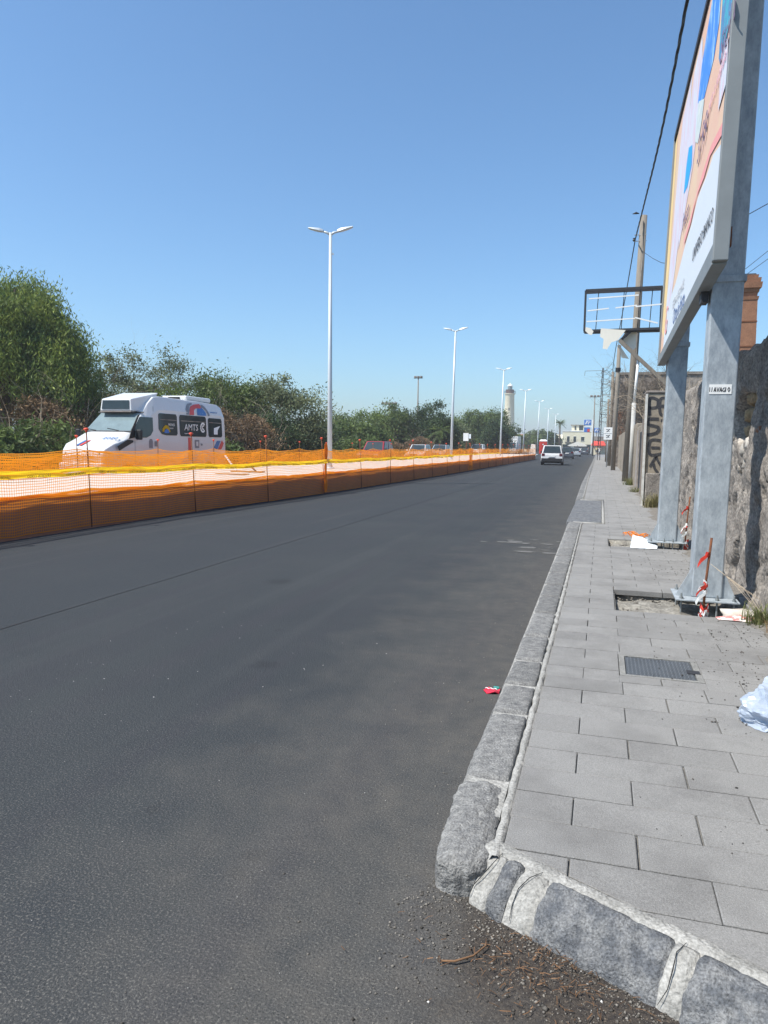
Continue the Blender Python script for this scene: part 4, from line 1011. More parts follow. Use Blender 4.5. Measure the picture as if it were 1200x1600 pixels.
car('white SUV coming alone near the fourth lamp behind the netting','suv',(-16.2,100,0),R(180),P_white,4.3,1.8,1.80,'hatch','n',group=GB)
car('small dark car parked near the palm trees at the road bend','car',(-12.5,180,0),R(160),P_dark,4.0,1.7,1.5,'hatch','n',group=GB)
tk=thing('box_truck','white box truck with dark windscreen coming along the far carriageway','truck',(-16.0,140,0))
MB().box(-17.05,-14.95,138.6,144,.9,3.45).build('cargo_box',P_white,tk,bevel=.04)
MB().slab([(-17.0,137.0,.5),(-17.0,136.9,1.4),(-17.0,137.3,2.5),(-17.0,138.5,2.6),(-17.0,138.5,.5)],(2.0,0,0)).build('cab',P_white,tk,bevel=.08,fix=True)
MB().slab([(-16.85,136.87,1.45),(-15.15,136.87,1.45),(-15.25,137.2,2.3),(-16.75,137.2,2.3)],(0,-.03,.01)).build('windscreen',M['glass'],tk,fix=True)
MB().box(-16.95,-15.05,136.8,136.98,.45,.8).build('bumper',M['greywall'],tk,bevel=.03)
for s in (-1,1):
    for yy_ in (137.7,142.5): MB().disc((-16+s*.9,yy_,.4),(1,0,0),.4,16,.22).build('wheel',M['rubber'],tk)
# ------------------------------------------------------------ minibus
bus=thing('minibus','white minibus with destination box and AMTS lettering behind the orange netting','minibus',(-16.0,24,0))
XN,XF=-15.0,-17.05   # near and far sides
def ring(y,zt,zmid,wt,wm=0.0,zb_=.35):
    # cross-section at y : half widths around centre
    c=(XN+XF)/2; h=(XN-XF)/2
    return [(c-h+wm,y,zb_),(c-h+wm-.0,y,zmid),(c-h+wt*.35+wm,y,zmid+(zt-zmid)*.7),(c-h+wt+wm+.08,y,zt-.03),(c-h+wt+wm+.3,y,zt),(c+h-wt-wm-.3,y,zt),(c+h-wt-wm-.08,y,zt-.03),(c+h-wt*.35-wm,y,zmid+(zt-zmid)*.7),(c+h-wm,y,zmid),(c+h-wm,y,zb_)]
secs=[(27.68,1.9,1.3,.05,.05),(27.62,2.98,1.5,.14,.02),(27.3,3.09,1.5,.16,0),(26,3.13,1.5,.16,0),(24.4,3.14,1.5,.16,0),(23.2,3.16,1.5,.16,0),(22.85,3.12,1.5,.17,0),(22.5,2.88,1.5,.16,0),(22.1,2.52,1.45,.13,.0),(21.35,1.84,1.35,.08,.0),(20.9,1.66,1.3,.08,.02),(20.4,1.50,1.2,.08,.09),(20.12,1.32,1.05,.1,.2),(20.02,1.05,.8,.1,.26),(20.05,.62,.5,.05,.22)]
vs=[];fs=[]
for s_ in secs: vs+=ring(*s_)
k=10
for i in range(len(secs)-1):
    for j in range(k): fs.append((i*k+j,i*k+(j+1)%k,(i+1)*k+(j+1)%k,(i+1)*k+j))
fs.append(tuple(range(k))); fs.append(tuple(range((len(secs)-1)*k,len(secs)*k)))
MB().add(vs,fs).build('body',P_white,bus,smooth=False,fix=True,bevel=.012,seg=1)
# side glass (near side), slight tumblehome follows body
def sx_(z): # body surface x on the near side for height z (centre part)
    zm,zt=1.5,3.13; 
    if z<=zm: return XN
    t=(z-zm)/(zt-zm); return XN-(.056*t/.7 if t<.7 else .056+(t-.7)/.28*.18)
def sidepanel(pts,m,name,off=.006,th=.02,parent=bus):
    return MB().slab([(sx_(z)+off-.004,y,z) for y,z in pts],(th,0,0)).build(name,m,parent,fix=True,bevel=.004,seg=1)
def rr_(y0,y1,z0,z1,c=.07): return [(y0+c,z0),(y1-c,z0),(y1,z0+c),(y1,z1-c),(y1-c,z1),(y0+c,z1),(y0,z1-c),(y0,z0+c)]
W1=sidepanel([(22.85,2.5),(22.82,1.97),(23.0,1.80),(23.25,1.76),(23.93,1.76),(24.0,1.83),(24.0,2.46),(23.94,2.53),(22.9,2.53)],M['glass'],'side_window')
W2=sidepanel(rr_(24.18,26.08,1.74,2.53),M['glass'],'side_window'); W3=sidepanel(rr_(26.25,27.33,1.74,2.49),M['glass'],'side_window')
dw=sidepanel([(21.72,2.36),(21.5,2.1),(21.42,1.66),(22.05,1.66),(22.3,1.74),(22.46,1.9),(22.47,2.36)],M['glass'],'door_window')
sidepanel([(21.05,1.60),(21.40,1.66),(21.48,2.1),(21.72,2.42),(21.62,2.42),(21.25,1.95)],M['black'],'a_pillar')
sidepanel([(20.55,1.22),(21.3,1.50),(21.3,1.56),(21.0,1.58),(20.45,1.36)],M['black'],'side_trim',off=.0)
for (y,z0,z1) in ((22.6,.6,2.75),(21.4,.6,1.55),(24.09,.6,2.7),(26.17,.6,2.7)):
    MB().beam((sx_(z0)+.002,y,z0),(sx_(z1)+.002,y,z1),.012,.008,(1,0,0)).build('panel_seam',mat('seamgrey',(.16,.16,.17),var=.1),bus)
for a,b2 in ((22.9,23.95),(24.24,26.02),(26.3,27.28)):
    MB().box(sx_(2.32)+.018,sx_(2.32)+.03,a,b2,2.30,2.325).build('window_bar',M['greywall'],bus)
# windscreen : follows slope 21.35,1.84 -> 22.1,2.52
def fs_(x,t,off=.012): 
    y=lerp(21.35,22.1,t); z=lerp(1.84,2.52,t); return (x,y-off*.67,z+off*.74)
MB().slab([fs_(XF+.14,.03),fs_(XN-.14,.03),fs_(XN-.26,.93),fs_(XF+.26,.93)],(0,-.008,.009)).build('windscreen',M['screen'],bus,fix=True)
for t_ in (0.0,.96):
    MB().slab([fs_(XF+.1,t_,.006),fs_(XN-.1,t_,.006),fs_(XN-.12,t_+.05,.006),fs_(XF+.12,t_+.05,.006)],(0,-.012,.013)).build('windscreen_surround',M['black'],bus,fix=True)
for s0 in (-15.6,-16.5): MB().beam(fs_(s0,.03,.03),fs_(s0-.5,.14,.03),.02,.02).build('wiper',M['black'],bus)
MB().tube([(-15.75+.17*math.cos(a),22.0+.05*math.sin(a),1.98+.13*math.sin(a)) for a in np.arange(0,6.6,.5)],.015,5).build('steering_wheel',M['greywall'],bus)
# destination box
pod=MB().hexa([(XF+.38,21.82,2.56),(XN-.42,21.82,2.56),(XN-.25,22.6,2.56),(XF+.22,22.6,2.56)],[(XF+.42,21.86,2.97),(XN-.46,21.86,2.97),(XN-.30,23.25,3.27),(XF+.28,23.25,3.27)]).build('destination_box',P_white,bus,bevel=.03)
MB().slab([(XF+.46,21.815,2.62),(XN-.50,21.815,2.62),(XN-.52,21.845,2.92),(XF+.48,21.845,2.92)],(0,-.012,0)).build('display_glass',M['glass'],pod,fix=True)
MB().box(XF+.4,XN-.42,21.80,22.3,2.52,2.56).build('box_base',M['greywall'],bus)
# roof unit
MB().box(-16.6,-15.5,25.45,27.3,3.13,3.32).build('roof_aircon',P_white,bus,bevel=.06,seg=3)
MB().box(-16.3,-15.8,25.43,25.47,3.17,3.27).build('aircon_grille',M['black'],bus)
MB().box(-16.5,-15.6,23.7,25.2,3.13,3.17).build('roof_hatch',M['greywall'],bus,bevel=.01)
# mirrors
for (x0,x1,y_) in ((XN+.02,XN+.24,21.45),(XF-.2,XF-.02,21.3)): MB().box(x0,x1,y_-.06,y_+.06,1.58,1.92).build('wing_mirror',M['black'],bus,bevel=.04,seg=3)
# nose: grille, bumper, headlights
MB().slab([(XF+.35,20.10,1.10),(XN-.35,20.10,1.10),(XN-.42,20.18,1.30),(XF+.42,20.18,1.30)],(0,-.05,0)).build('grille',M['black'],bus,fix=True)
MB().box(XF+.2,XN-.2,19.93,20.3,.4,.82).build('bumper',P_white,bus,bevel=.06,seg=3)
for sx1,dx in ((XN-.13,-1),(XF+.13,1)):
    MB().slab([(sx1,20.55,1.08),(sx1+dx*.22,20.12,1.02),(sx1+dx*.25,20.2,1.28),(sx1+dx*.02,20.62,1.34)],(-dx*.03,-.05,.0)).build('headlight',M['headlight'],bus,fix=True)
for yy_ in (21.0,26.2):
    for x in (XN-.1,XF+.1):
        MB().disc((x+(.05 if x>-16 else -.05),yy_,.36),(1,0,0),.43,18,.12).build('wheel_arch',M['black'],bus); 
        tt=MB().disc((x,yy_,.34),(1,0,0),.34,18,.26).build('tyre',M['rubber'],bus); MB().disc((x+(.13 if x>-16 else -.13),yy_,.34),(1,0,0),.2,12,.03).build('rim',M['rim'],tt)
# livery
def liv(pts,m,name='livery',off=.010): return sidepanel(pts,m,name,off=off,th=.006)
LB=mat('livery_blue',(.05,.17,.42),var=.1,rough=.4); LR=mat('livery_red',(.62,.07,.06),var=.1,rough=.4); LG=mat('livery_grey',(.22,.22,.24),var=.1,rough=.4)
def arc(cy,cz,ra,rb,a0,a1,n_=12): return [(cy+ra*math.cos(t),cz+ra*math.sin(t)) for t in np.linspace(a0,a1,n_)]+[(cy+rb*math.cos(t),cz+rb*math.sin(t)) for t in np.linspace(a1,a0,n_)]
liv([(24.68,2.56),(24.7,2.75),(24.95,2.98),(25.3,3.04),(25.3,2.98),(25.05,2.9),(24.9,2.7),(24.86,2.56)],LG,off=.014)
liv([(24.88,2.56),(24.95,2.72),(25.1,2.88),(25.4,2.97),(25.85,3.02),(25.92,2.9),(25.8,2.84),(25.5,2.84),(25.3,2.76),(25.22,2.56)],LR,off=.018)
liv(arc(25.80,2.56,.34,.02,0.02,3.12),LB,off=.014); liv(arc(25.95,2.56,.44,.32,0.02,1.6),LG,off=.020)
liv([(24.72,.85),(25.0,.85),(25.0,1.70),(24.72,1.70)],LR); liv([(25.2,1.3),(25.5,1.3),(25.52,1.62),(25.18,1.62)],LG); liv([(25.28,1.38),(25.42,1.38),(25.42,1.55),(25.28,1.55)],P_white,off=.016)
liv([(26.55,1.25),(26.9,1.25),(27.2,1.6),(26.9,1.6)],LB); liv([(26.95,1.25),(27.25,1.25),(27.45,1.5),(27.3,1.62)],LR); 
liv([(22.2,1.3),(22.42,1.3),(22.42,1.55),(22.36,1.62),(22.26,1.62),(22.2,1.55)],LG); liv([(22.52,1.36),(22.72,1.36),(22.72,1.54),(22.52,1.54)],LG)
for x1_,m_ in ((.0,LB),(.13,LR)):   # bonnet chevrons
    MB().slab([(-16.35+x1_,20.16,1.365),(-16.27+x1_,20.16,1.365),(-16.12+x1_,20.44,1.53),(-16.20+x1_,20.44,1.53)],(0,-.01,.016)).build('bonnet_stripe',m_,bus,fix=True)
text('2020',.26,LB,bus,(-15.72,20.62,1.595),(1,0,0),(0,.9,.32),sx=1.1)
xs_=lambda z:sx_(z)+.027
text('AMTS',.34,M['cloth_white'],bus,(xs_(1.93)+.004,24.45,1.97),(0,1,0),(0,0,1),sx=1.15)
sidec=MB().slab([(xs_(2.1)+.001,y,z) for y,z in arc(25.80,2.10,.20,.125,.7,5.6,14)],(.004,0,0)); sidec.build('company_symbol',M['cloth_white'],bus,fix=True)
sidec=MB().slab([(xs_(2.1)+.001,y,z) for y,z in arc(25.82,2.10,.095,.045,.7,5.6,10)],(.004,0,0)); sidec.build('company_symbol',M['cloth_white'],bus,fix=True)
text('trasporti e mobilita',.07,M['cloth_white'],bus,(xs_(1.82)+.004,24.45,1.83),(0,1,0),(0,0,1))
text('MOVES',.13,M['cloth_white'],bus,(xs_(2.1)+.004,23.4,2.1),(0,1,0),(0,0,1))
text('YOU CITY',.07,M['cloth_white'],bus,(xs_(2.1)+.004,23.4,1.99),(0,1,0),(0,0,1))
text('www.amts.ct.it',.09,LB,bus,(sx_(2.72)+.012,26.5,2.70),(0,1,0),(0,0,1))
text('life',.13,LG,bus,(XN+.012,25.62,1.4),(0,1,0),(0,0,1))
MB().slab([(xs_(2.0)+.001,y,z) for y,z in [(26.65,2.1),(26.65,1.85),(26.95,1.85),(26.95,2.02),(27.15,2.2),(26.9,2.15)]],(.004,0,0)).build('window_sticker',M['paper'],bus,fix=True)
MB().slab([(xs_(1.9)+.001,y,z) for y,z in arc(23.25,1.86,.26,.14,.1,3.0,8)],(.004,0,0)).build('window_sticker',M['yellow'],bus,fix=True)
MB().slab([(xs_(1.9)+.003,y,z) for y,z in arc(23.28,1.83,.16,.02,.1,3.0,8)],(.004,0,0)).build('window_sticker',M['blue'],bus,fix=True)
# ------------------------------------------------------------ utility poles and cables
def upole(x,y,h,rad,lean,label,col=None,band=None):
    t=thing('utility_pole',label,'utility pole',(x,y,ZT),'utility poles along the wall')
    MB().tube([(x,y,ZT-.1),(x+lean*.5,y,h*.5),(x+lean,y,h)],[rad*1.12,rad,rad*.92],14).build('shaft',M['pole'],t,smooth=True)
    if band: MB().tube([(x+lean*band/h,y,band-.12),(x+lean*band/h,y,band+.12)],rad*1.25,12).build('clamp_band',M['black'],t)
    return t
t=upole(1.06,33.5,11.25,.155,.24,'tallest weathered utility pole rising behind the empty sign frame')
for zz in (10.2,10.45): MB().beam((.95,33.4,zz),(1.45,33.4,zz),.03,.03).build('cross_bracket',M['galv'],t)
MB().lathe([(.04,0),(.06,.04),(.04,.09),(.05,.13)],(.95,33.4,10.2),8).build('insulator',M['darkmetal'],t)
MB().tube([(1.27,33.33,11.0),(1.32,33.32,9.5),(1.24,33.34,7.5),(1.26,33.33,5)],.02,5).build('down_cable',M['greywall'],t)
upole(.76,50,8.1,.13,.06,'second utility pole with a black clamp band, beyond the white pipe',band=6.55)
upole(.62,62,7.6,.125,.02,'third slimmer utility pole, left of the pole with the black band')
upole(.72,70,7.2,.12,.0,'fourth utility pole close behind the small square sign')
upole(.50,80,6.6,.12,0,'farthest utility pole near the lattice of wires')
pp=thing('white_pipe','pale slender pipe post supporting the brace of the empty sign frame','pipe post',(1.16,31,ZT))
MB().tube([(1.14,31,0),(1.16,31,3.35)],.085,10).build('lower_sleeve',mat('pipegrey',(.46,.45,.42),var=.2),pp,smooth=True)
MB().tube([(1.16,31,3.3),(1.25,31,5.1)],.055,10).build('upper_tube',M['cloth_white'],pp,smooth=True)
def cable(pts,rad,label,name='overhead_cable',grp='overhead cables along the road',twist=False):
    P_=[Vector(p) for p in pts]; Q=[]
    for i in range(len(P_)-1):
        n_=max(2,int((P_[i+1]-P_[i]).length/.35)) if twist else 4
        p0=P_[max(i-1,0)];p1=P_[i];p2=P_[i+1];p3=P_[min(i+2,len(P_)-1)]
        for k in range(n_):
            t=k/n_; Q.append(.5*((2*p1)+(-p0+p2)*t+(2*p0-5*p1+4*p2-p3)*t*t+(-p0+3*p1-3*p2+p3)*t**3))
    Q.append(P_[-1])
    mb=MB()
    if twist:
        for ph in (0,2.1,4.2):
            mb.tube([q+Vector((rad*math.cos(i*.9+ph),0,rad*math.sin(i*.9+ph))) for i,q in enumerate(Q)],rad*.8,4)
    else: mb.tube(Q,rad,4)
    o=mb.build(name,M['black'],smooth=True); meta(o,label,'cable',grp)
cable([(1.0,33.4,10.3),(1.04,27,9.75),(1.02,19,8.8),(.93,12.5,8.05),(.88,8,7.9),(.85,0,8.2),(.85,-8,9.2)],.016,'thick twisted overhead cable running over the camera to the tallest pole',twist=True)
cable([(1.0,33.4,10.3),(.8,42,8.9),(.62,52,8.05),(.60,62,7.7),(.58,70,7.2),(.5,80,6.8)],.022,'overhead cable sagging from the tallest pole to the slimmer poles')
cable([(1.3,33.5,9.8),(1.9,26,7.5),(2.6,20,6.9),(5.5,16,7.6)],.01,'thin dark wire passing behind the empty sign frame')
cable([(5.4,38,9.6),(6.2,39,10.1),(10.5,40,13.9)],.012,'upper thin wire in the sky right of the nearest post')
cable([(5.4,38,9.3),(6.2,39,9.8),(10.5,40,13.2)],.012,'lower thin wire in the sky right of the nearest post')
for k2 in range(3): cable([(.83,50,7.6-k2*.3),(.9,62,7.0-k2*.3),(.9,95,6.5-k2*.3)],.018,['upper','middle','lower'][k2]+' slack wire from the banded pole towards the ruined house')
# lattice with wires
lt=thing('lattice_pole','dark lattice pole with cluttered wires left of the ruined house','lattice pole',(-.2,90,0))
lm=MB()
for dx in (-.14,.14): lm.beam((-.30+dx,90,.1),(-.20+dx*.4,90,10.8),.08,.08)
for k2 in range(22):
    z=.8+k2*.45; s=1 if k2%2 else -1; lm.beam((-.28-s*.11,90,z),(-.28+s*.11,90,z+.45),.04,.04)
lm.build('lattice',M['darkmetal'],lt)
ar=MB(); ar.beam((-2.2,90,10.45),(-.2,90,10.5),.05,.05); ar.beam((-2.2,90,10.45),(-2.25,90,9.9),.05,.05); ar.build('side_arm',M['frame'],lt)
random.seed(31)
wm=MB()
for k2 in range(16):
    z=random.uniform(3,10.4); wm.tube([(-.3,90,z),(.2,88,z-.3*random.random()),(.75,80,z-random.uniform(0,1.5))],.02,3)
wm.build('wires',M['black'],lt)
# small square sign
sg=thing('square_sign','small white square sign with two dark symbols on a thin post by the poles','sign',(.40,58,ZT))
MB().tube([(.40,58,0),(.41,58,3.1)],.035,8).build('sign_post',M['galv'],sg,smooth=True)
pl=MB().box(.11,.72,57.93,57.955,2.18,3.10).build('sign_plate',M['cloth_white'],sg)
sy=MB(); 
for (zc,s) in ((2.86,1),(2.42,-1)):
    stroke(sy,[(.28,zc+.08),(.44,zc+.04),(.56,zc+.10)],.05,57.925); stroke(sy,[(.30,zc-.10),(.46,zc-.02),(.50,zc-.09)],.05,57.924)
    stroke(sy,[(.14,2.64),(.69,2.64)],.015,57.923)
sy.build('sign_symbols',M['ink'],sg)
# ------------------------------------------------------------ empty sign frame on diagonal brace
ef=thing('empty_sign_frame','empty dark metal sign frame with torn white sheet held out over the pavement','sign frame',(.7,31,4))
F0=31; x0_,x1_,z0_,z1_=-.86,2.02,6.2,7.78
for (y,zo) in ((F0,0),(F0+.45,.0)):
    q=MB(); q.beam((x0_,y,z0_),(x0_,y,z1_),.07,.07); q.build('frame_upright',M['darkmetal'],ef)
    q=MB(); q.beam((x1_,y,z0_),(x1_,y,z1_),.07,.07); q.build('frame_upright',M['darkmetal'],ef)
    MB().beam((x0_,y,z1_),(x1_,y,z1_+.02),.07,.09).build('top_rail',M['darkmetal'],ef)
    MB().beam((x0_,y,z0_),(x1_,y,z0_+.02),.07,.09).build('bottom_rail',M['darkmetal'],ef)
MB().box(x0_+.2,x1_,F0,F0+.45,z0_-.06,z0_-.03).build('underside_panel',M['black'],ef)
for xx in (-.42,.55,1.15,1.6):
    MB().beam((xx,F0+.1,z0_),(xx+.06,F0+.1,z1_),.03,.03).build('inner_upright',M['darkmetal'],ef)
for (zz,xa,xb) in ((7.45,-.72,1.15),(6.98,-.76,.05),(6.56,-.78,1.05),(7.06,.3,1.1)): MB().beam((xa,F0-.02,zz),(xb,F0-.02,zz+.07),.035,.045).build('tube_bar',M['cloth_white'],ef)
MB().beam((1.05,F0-.02,6.66),(1.9,F0-.02,6.42),.035,.05).build('tube_bar',M['cloth_white'],ef); MB().beam((1.05,F0-.02,7.08),(2.0,F0-.02,7.14),.035,.05).build('tube_bar',M['cloth_white'],ef)
MB().slab([(-.82,F0-.05,6.2),(-.80,F0-.05,6.34),(-.62,F0-.05,6.30),(-.5,F0-.05,6.17),(-.56,F0-.05,6.02),(-.68,F0-.05,6.06)],(0,.01,0)).build('torn_sheet',M['canvas'],ef,fix=True)
MB().slab([(-.22,F0-.06,6.28),(.72,F0-.06,6.18),(.45,F0-.06,5.80),(.2,F0-.06,5.72),(.05,F0-.06,5.45),(-.12,F0-.06,5.48),(-.10,F0-.06,5.86),(-.24,F0-.06,5.95)],(0,.012,0)).build('torn_sheet',M['canvas'],ef,fix=True)
MB().slab([(.72,F0+.3,6.15),(1.15,F0+.3,6.15),(1.15,F0+.3,5.55),(.95,F0+.3,5.35),(.5,F0+.3,5.8)],(0,.012,0)).build('torn_sheet',M['canvas'],ef,fix=True)
MB().slab([(.45,F0+.25,5.75),(.9,F0+.25,5.1),(.62,F0+.25,5.15)],(0,.012,0)).build('torn_sheet',M['canvas'],ef,fix=True)
MB().beam((.50,F0-.12,5.78),(2.55,F0-.12,3.85),.12,.14).build('diagonal_brace',M['pole'],ef)
MB().beam((.50,F0-.12,5.74),(.95,F0+.1,6.2),.08,.1).build('head_strut',M['darkmetal'],ef)
MB().beam((2.4,F0-.05,3.6),(2.2,F0-.05,7.8),.14,.14).build('rear_column',M['darkmetal'],ef)
# ------------------------------------------------------------ brick chimney
cy_=MB()
ch=thing('brick_chimney','terracotta brick chimney stack with flared cap above the wall','chimney',(4.85,30,0))
vs=[]
def sq_(c,w_,z): return [(c[0]-w_,c[1]-w_,z),(c[0]+w_,c[1]-w_,z),(c[0]+w_,c[1]+w_,z),(c[0]-w_,c[1]+w_,z)]
cc=(4.88,30.3)
MB().hexa(sq_(cc,.42,0),sq_(cc,.33,7.0)).build('stack',M['brick'],ch)
z=7.0
for w_,h_ in ((.37,.12),(.33,.15),(.38,.14),(.45,.2),(.41,.16),(.33,.12)):
    MB().hexa(sq_(cc,w_-.02,z+.001),sq_(cc,w_,z+h_)).build('corbel_course',M['brick'],ch); z+=h_+.001
MB().hexa(sq_(cc,.27,z),sq_(cc,.24,z+.06)).build('flue_rim',M['darkmetal'],ch)
for zz in (3.2,4.35,5.3,6.2): MB().hexa(sq_(cc,.425-.09*zz/7+.01,zz),sq_(cc,.425-.09*zz/7+.01,zz+.05)).build('iron_band',M['rust'],ch)
# thin antenna seen between board and post
an=thing('roof_antenna','thin metal bracket antenna showing between the billboard posts','antenna',(2.1,14,3)); MB().tube([(2.1,15.2,2.4),(2.1,15.2,5.05)],.012,5); 
MB().beam((1.25,15.2,4.92),(1.72,15.2,4.92),.03,.045).build('arm',M['darkmetal'],an); MB().tube([(1.70,15.2,4.92),(1.70,15.2,5.2)],.01,5).build('tine',M['darkmetal'],an); MB().tube([(1.2,15.2,4.9),(1.2,15.2,2.5)],.02,5).build('mast',M['darkmetal'],an)
# ------------------------------------------------------------ ruined house behind
rh=thing('ruined_house','tall grey-brown ruined house overgrown with bare creeper beyond the poles','house',(3,66,0))
W_=MB(); W_.box(.92,9,60,75,0,7.15); W_.build('wall',M['greywall'],rh,bevel=.08)
MB().box(.85,9.05,59.9,75,7.151,7.35).build('parapet',M['wall'],rh)
MB().slab([(1.1,59.94,2.2),(1.1,59.94,4.4),(2.2,59.94,4.4),(2.2,59.94,3.2),(1.7,59.94,2.4)],(0,.05,0)).build('brick_patch',M['brick'],rh,fix=True)
MB().box(4.1,4.9,59.93,59.99,2.0,3.6).build('window_opening',M['black'],rh)
MB().box(3.0,3.25,59.93,59.99,4.1,4.5).build('wall_opening',M['black'],rh)
MB().box(.75,1.25,76,118,0,5.6).build('side_wing',M['plaster'],rh)
bl=MB(); bl.box(.70,1.3,78,84,2.6,6.6); bl.build('upper_balcony',M['greywall'],rh,bevel=.05)
# creeper: many bare twigs
def twigs(name,fn,n_,L,rad,m,parent=None,label=None,cat=None,depth=2,seed=1):
    random.seed(seed); V=[];Fq=[]
    def seg(p,q,r_):
        d=(q-p); 
        if d.length<1e-5: return
        a=d.cross(Vector((.3,.5,.8))).normalized()*r_; b_=d.cross(a).normalized()*r_; k=len(V)
        V.extend([p+a,p-a*.5+b_,p-a*.5-b_,q+a*.6,q-a*.3+b_*.6,q-a*.3-b_*.6]); Fq.extend([(k,k+1,k+4,k+3),(k+1,k+2,k+5,k+4),(k+2,k,k+3,k+5)])
    def grow(p,d,l_,r_,k):
        q=p
        for i in range(3):
            d=(d+Vector((random.gauss(0,.28),random.gauss(0,.28),random.gauss(0,.22)))).normalized(); nq=q+d*l_/3; seg(q,nq,r_); q=nq; r_*=.8
            if k>0 and random.random()<.8: grow(q,(d+Vector((random.gauss(0,.6),random.gauss(0,.6),random.gauss(0,.4)))).normalized(),l_*.6,r_*.7,k-1)
    for i in range(n_):
        p,d=fn(); grow(p,d,L*random.uniform(.6,1.3),rad,depth)
    o=link(name,npmesh(name,V,Fq),m,parent)
    if parent is not None: o.location=-wloc(parent)
    if label: meta(o,label,cat)
    return o
twigs('bare_creeper',lambda:(Vector((random.uniform(.9,5.2),59.8+random.uniform(-.4,.1),random.uniform(2.2,6.9))),Vector((random.gauss(0,1),-.3,random.gauss(0,.8))).normalized()),420,1.5,.022,mat('creeper',(.22,.18,.14),var=.3,island=.4),rh,depth=2,seed=3)
twigs('bare_shrub',lambda:(Vector((random.uniform(1.3,2.3),random.uniform(21.5,24.5),2.3)),Vector((random.gauss(-.1,.5),random.gauss(0,.5),1)).normalized()),30,1.25,.014,M['drytwig'],None,'bare pale shrub branches sprouting over the old wall behind the graffiti pier','shrub',2,seed=8)
twigs('bare_shrub',lambda:(Vector((random.uniform(1.75,2.3),random.uniform(12.0,18),2.5)),Vector((random.gauss(0,.4),random.gauss(0,.6),1)).normalized()),46,.38,.005,M['drytwig'],None,'fine dry twigs poking above the rubble wall between the two posts','shrub',2,seed=9)
# ------------------------------------------------------------ distant buildings
hs=thing('cream_house','cream two-storey house with three upper windows and a rooftop room','house',(-7.3,236,0))
MB().box(-11.5,-2.9,230,242,0,6.35).build('wall',M['cream'],hs)
MB().box(-11.6,-2.8,229.9,242,6.351,6.6).build('cornice',M['cloth_white'],hs)
MB().box(-9.0,-5.4,232,240,6.6,8.3).build('rooftop_room',M['cream'],hs); MB().box(-9.3,-5.2,231.7,240.3,8.301,8.45).build('rooftop_slab',M['greywall'],hs)
MB().box(-8.1,-7.6,231.94,232,6.9,8.1).build('window',M['glass'],hs); MB().box(-6.8,-5.6,231.94,232,6.8,8.2).build('window',M['glass'],hs)
for (x,z0,z1,w_) in ((-9.8,3.2,4.9,.7),(-7.9,3.2,4.9,.7),(-5.6,3.6,4.8,.9)):
    wn=MB().box(x-w_/2,x+w_/2,229.93,229.998,z0,z1).build('window',M['glass'],hs); f2=MB(); f2.box(x-w_/2-.08,x+w_/2+.08,229.9,229.96,z1,z1+.08); f2.box(x-w_/2-.08,x+w_/2+.08,229.9,229.96,z0-.08,z0); f2.build('frame',M['cloth_white'],wn)
for x in (-10.2,-8.3): bq=MB(); bq.box(x-.5,x+1.3,229.2,230,3.05,3.15); [bq.box(x-.5+k2*.15,x-.47+k2*.15,229.2,229.24,3.15,4.0) for k2 in range(13)]; bq.build('balcony',M['darkmetal'],hs)
MB().box(-11.4,-9.0,229.95,229.99,0,2.5).build('shopfront',M['glass'],hs); MB().box(-8,-3.2,229.95,229.99,0,2.5).build('shopfront',M['glass'],hs)
def building(label,x0,x1,y0,y1,h,m,roof=None,wins=0,cat='building',name='low_building',grp='low buildings at the far end of the road'):
    t=thing(name,label,cat,((x0+x1)/2,y0,0),grp); MB().box(x0,x1,y0,y1,0,h).build('wall',m,t)
    if roof: 
        MB().hexa([(x0-.3,y0-.3,h+.001),(x1+.3,y0-.3,h+.001),(x1+.3,y1+.3,h+.001),(x0-.3,y1+.3,h+.001)],[(x0+.3,(y0+y1)/2-.1,h+1.6),(x1-.3,(y0+y1)/2-.1,h+1.6),(x1-.3,(y0+y1)/2+.1,h+1.6),(x0+.3,(y0+y1)/2+.1,h+1.6)]).build('roof',roof,t)
    for k in range(wins):
        x=lerp(x0,x1,(k+.5)/wins); MB().box(x-.5,x+.5,y0-.05,y0-.002,h*.45,h*.8).build('window',M['glass'],t)
    return t
building('grey shed building between the fuel sign and the poles',-2.6,3,205,215,4.6,M['greywall'],None,2)
building('low cream house with a red tiled roof among the palms',-37,-24,260,270,4.4,M['cream'],mat('tileroof',(.34,.15,.10),var=.2),4)
building('long pale grey roof building behind the palm trees',-24,-12,250,258,4.2,M['greywall'],M['limestone'],4)

# fuel station signs "ip"
def fuel_sign(x0,x1,z0,z1,y,label,pole=True,extra=None):
    t=thing('fuel_sign',label,'sign',((x0+x1)/2,y,0),'blue fuel station signs')
    MB().box(x0,x1,y,y+.3,z0,z1).build('sign_board',M['blue'],t,bevel=.06)
    text('ip',(z1-z0)*1.0,M['cloth_white'],t,(lerp(x0,x1,.30),y-.03,z0+(z1-z0)*.28),(1,0,.25),(0,0,1),ext=.02,sx=1.15)
    q=MB().slab([(lerp(x0,x1,a),y-.02,lerp(z0,z1,b2)) for a,b2 in ((.12,.2),(.25,.2),(.5,.85),(.38,.85))],(0,.015,0)); q.build('logo_slash',M['cloth_white'],t,fix=True)
    return t
t=fuel_sign(-4.4,-2.7,7.1,8.45,190,'tall blue fuel station sign with white logo above the cream house')
MB().box(-4.35,-2.95,190,190.3,5.4,6.55).build('price_board',M['blue'],t); MB().box(-3.6,-2.97,189.96,190,5.5,6.2).build('red_panel',M['red'],t)
MB().box(-2.55,-2.15,190,190.5,0,8.5).build('white_column',M['cloth_white'],t); MB().box(-4.4,-2.15,190.1,190.4,6.7,6.9).build('cross_member',M['cloth_white'],t)
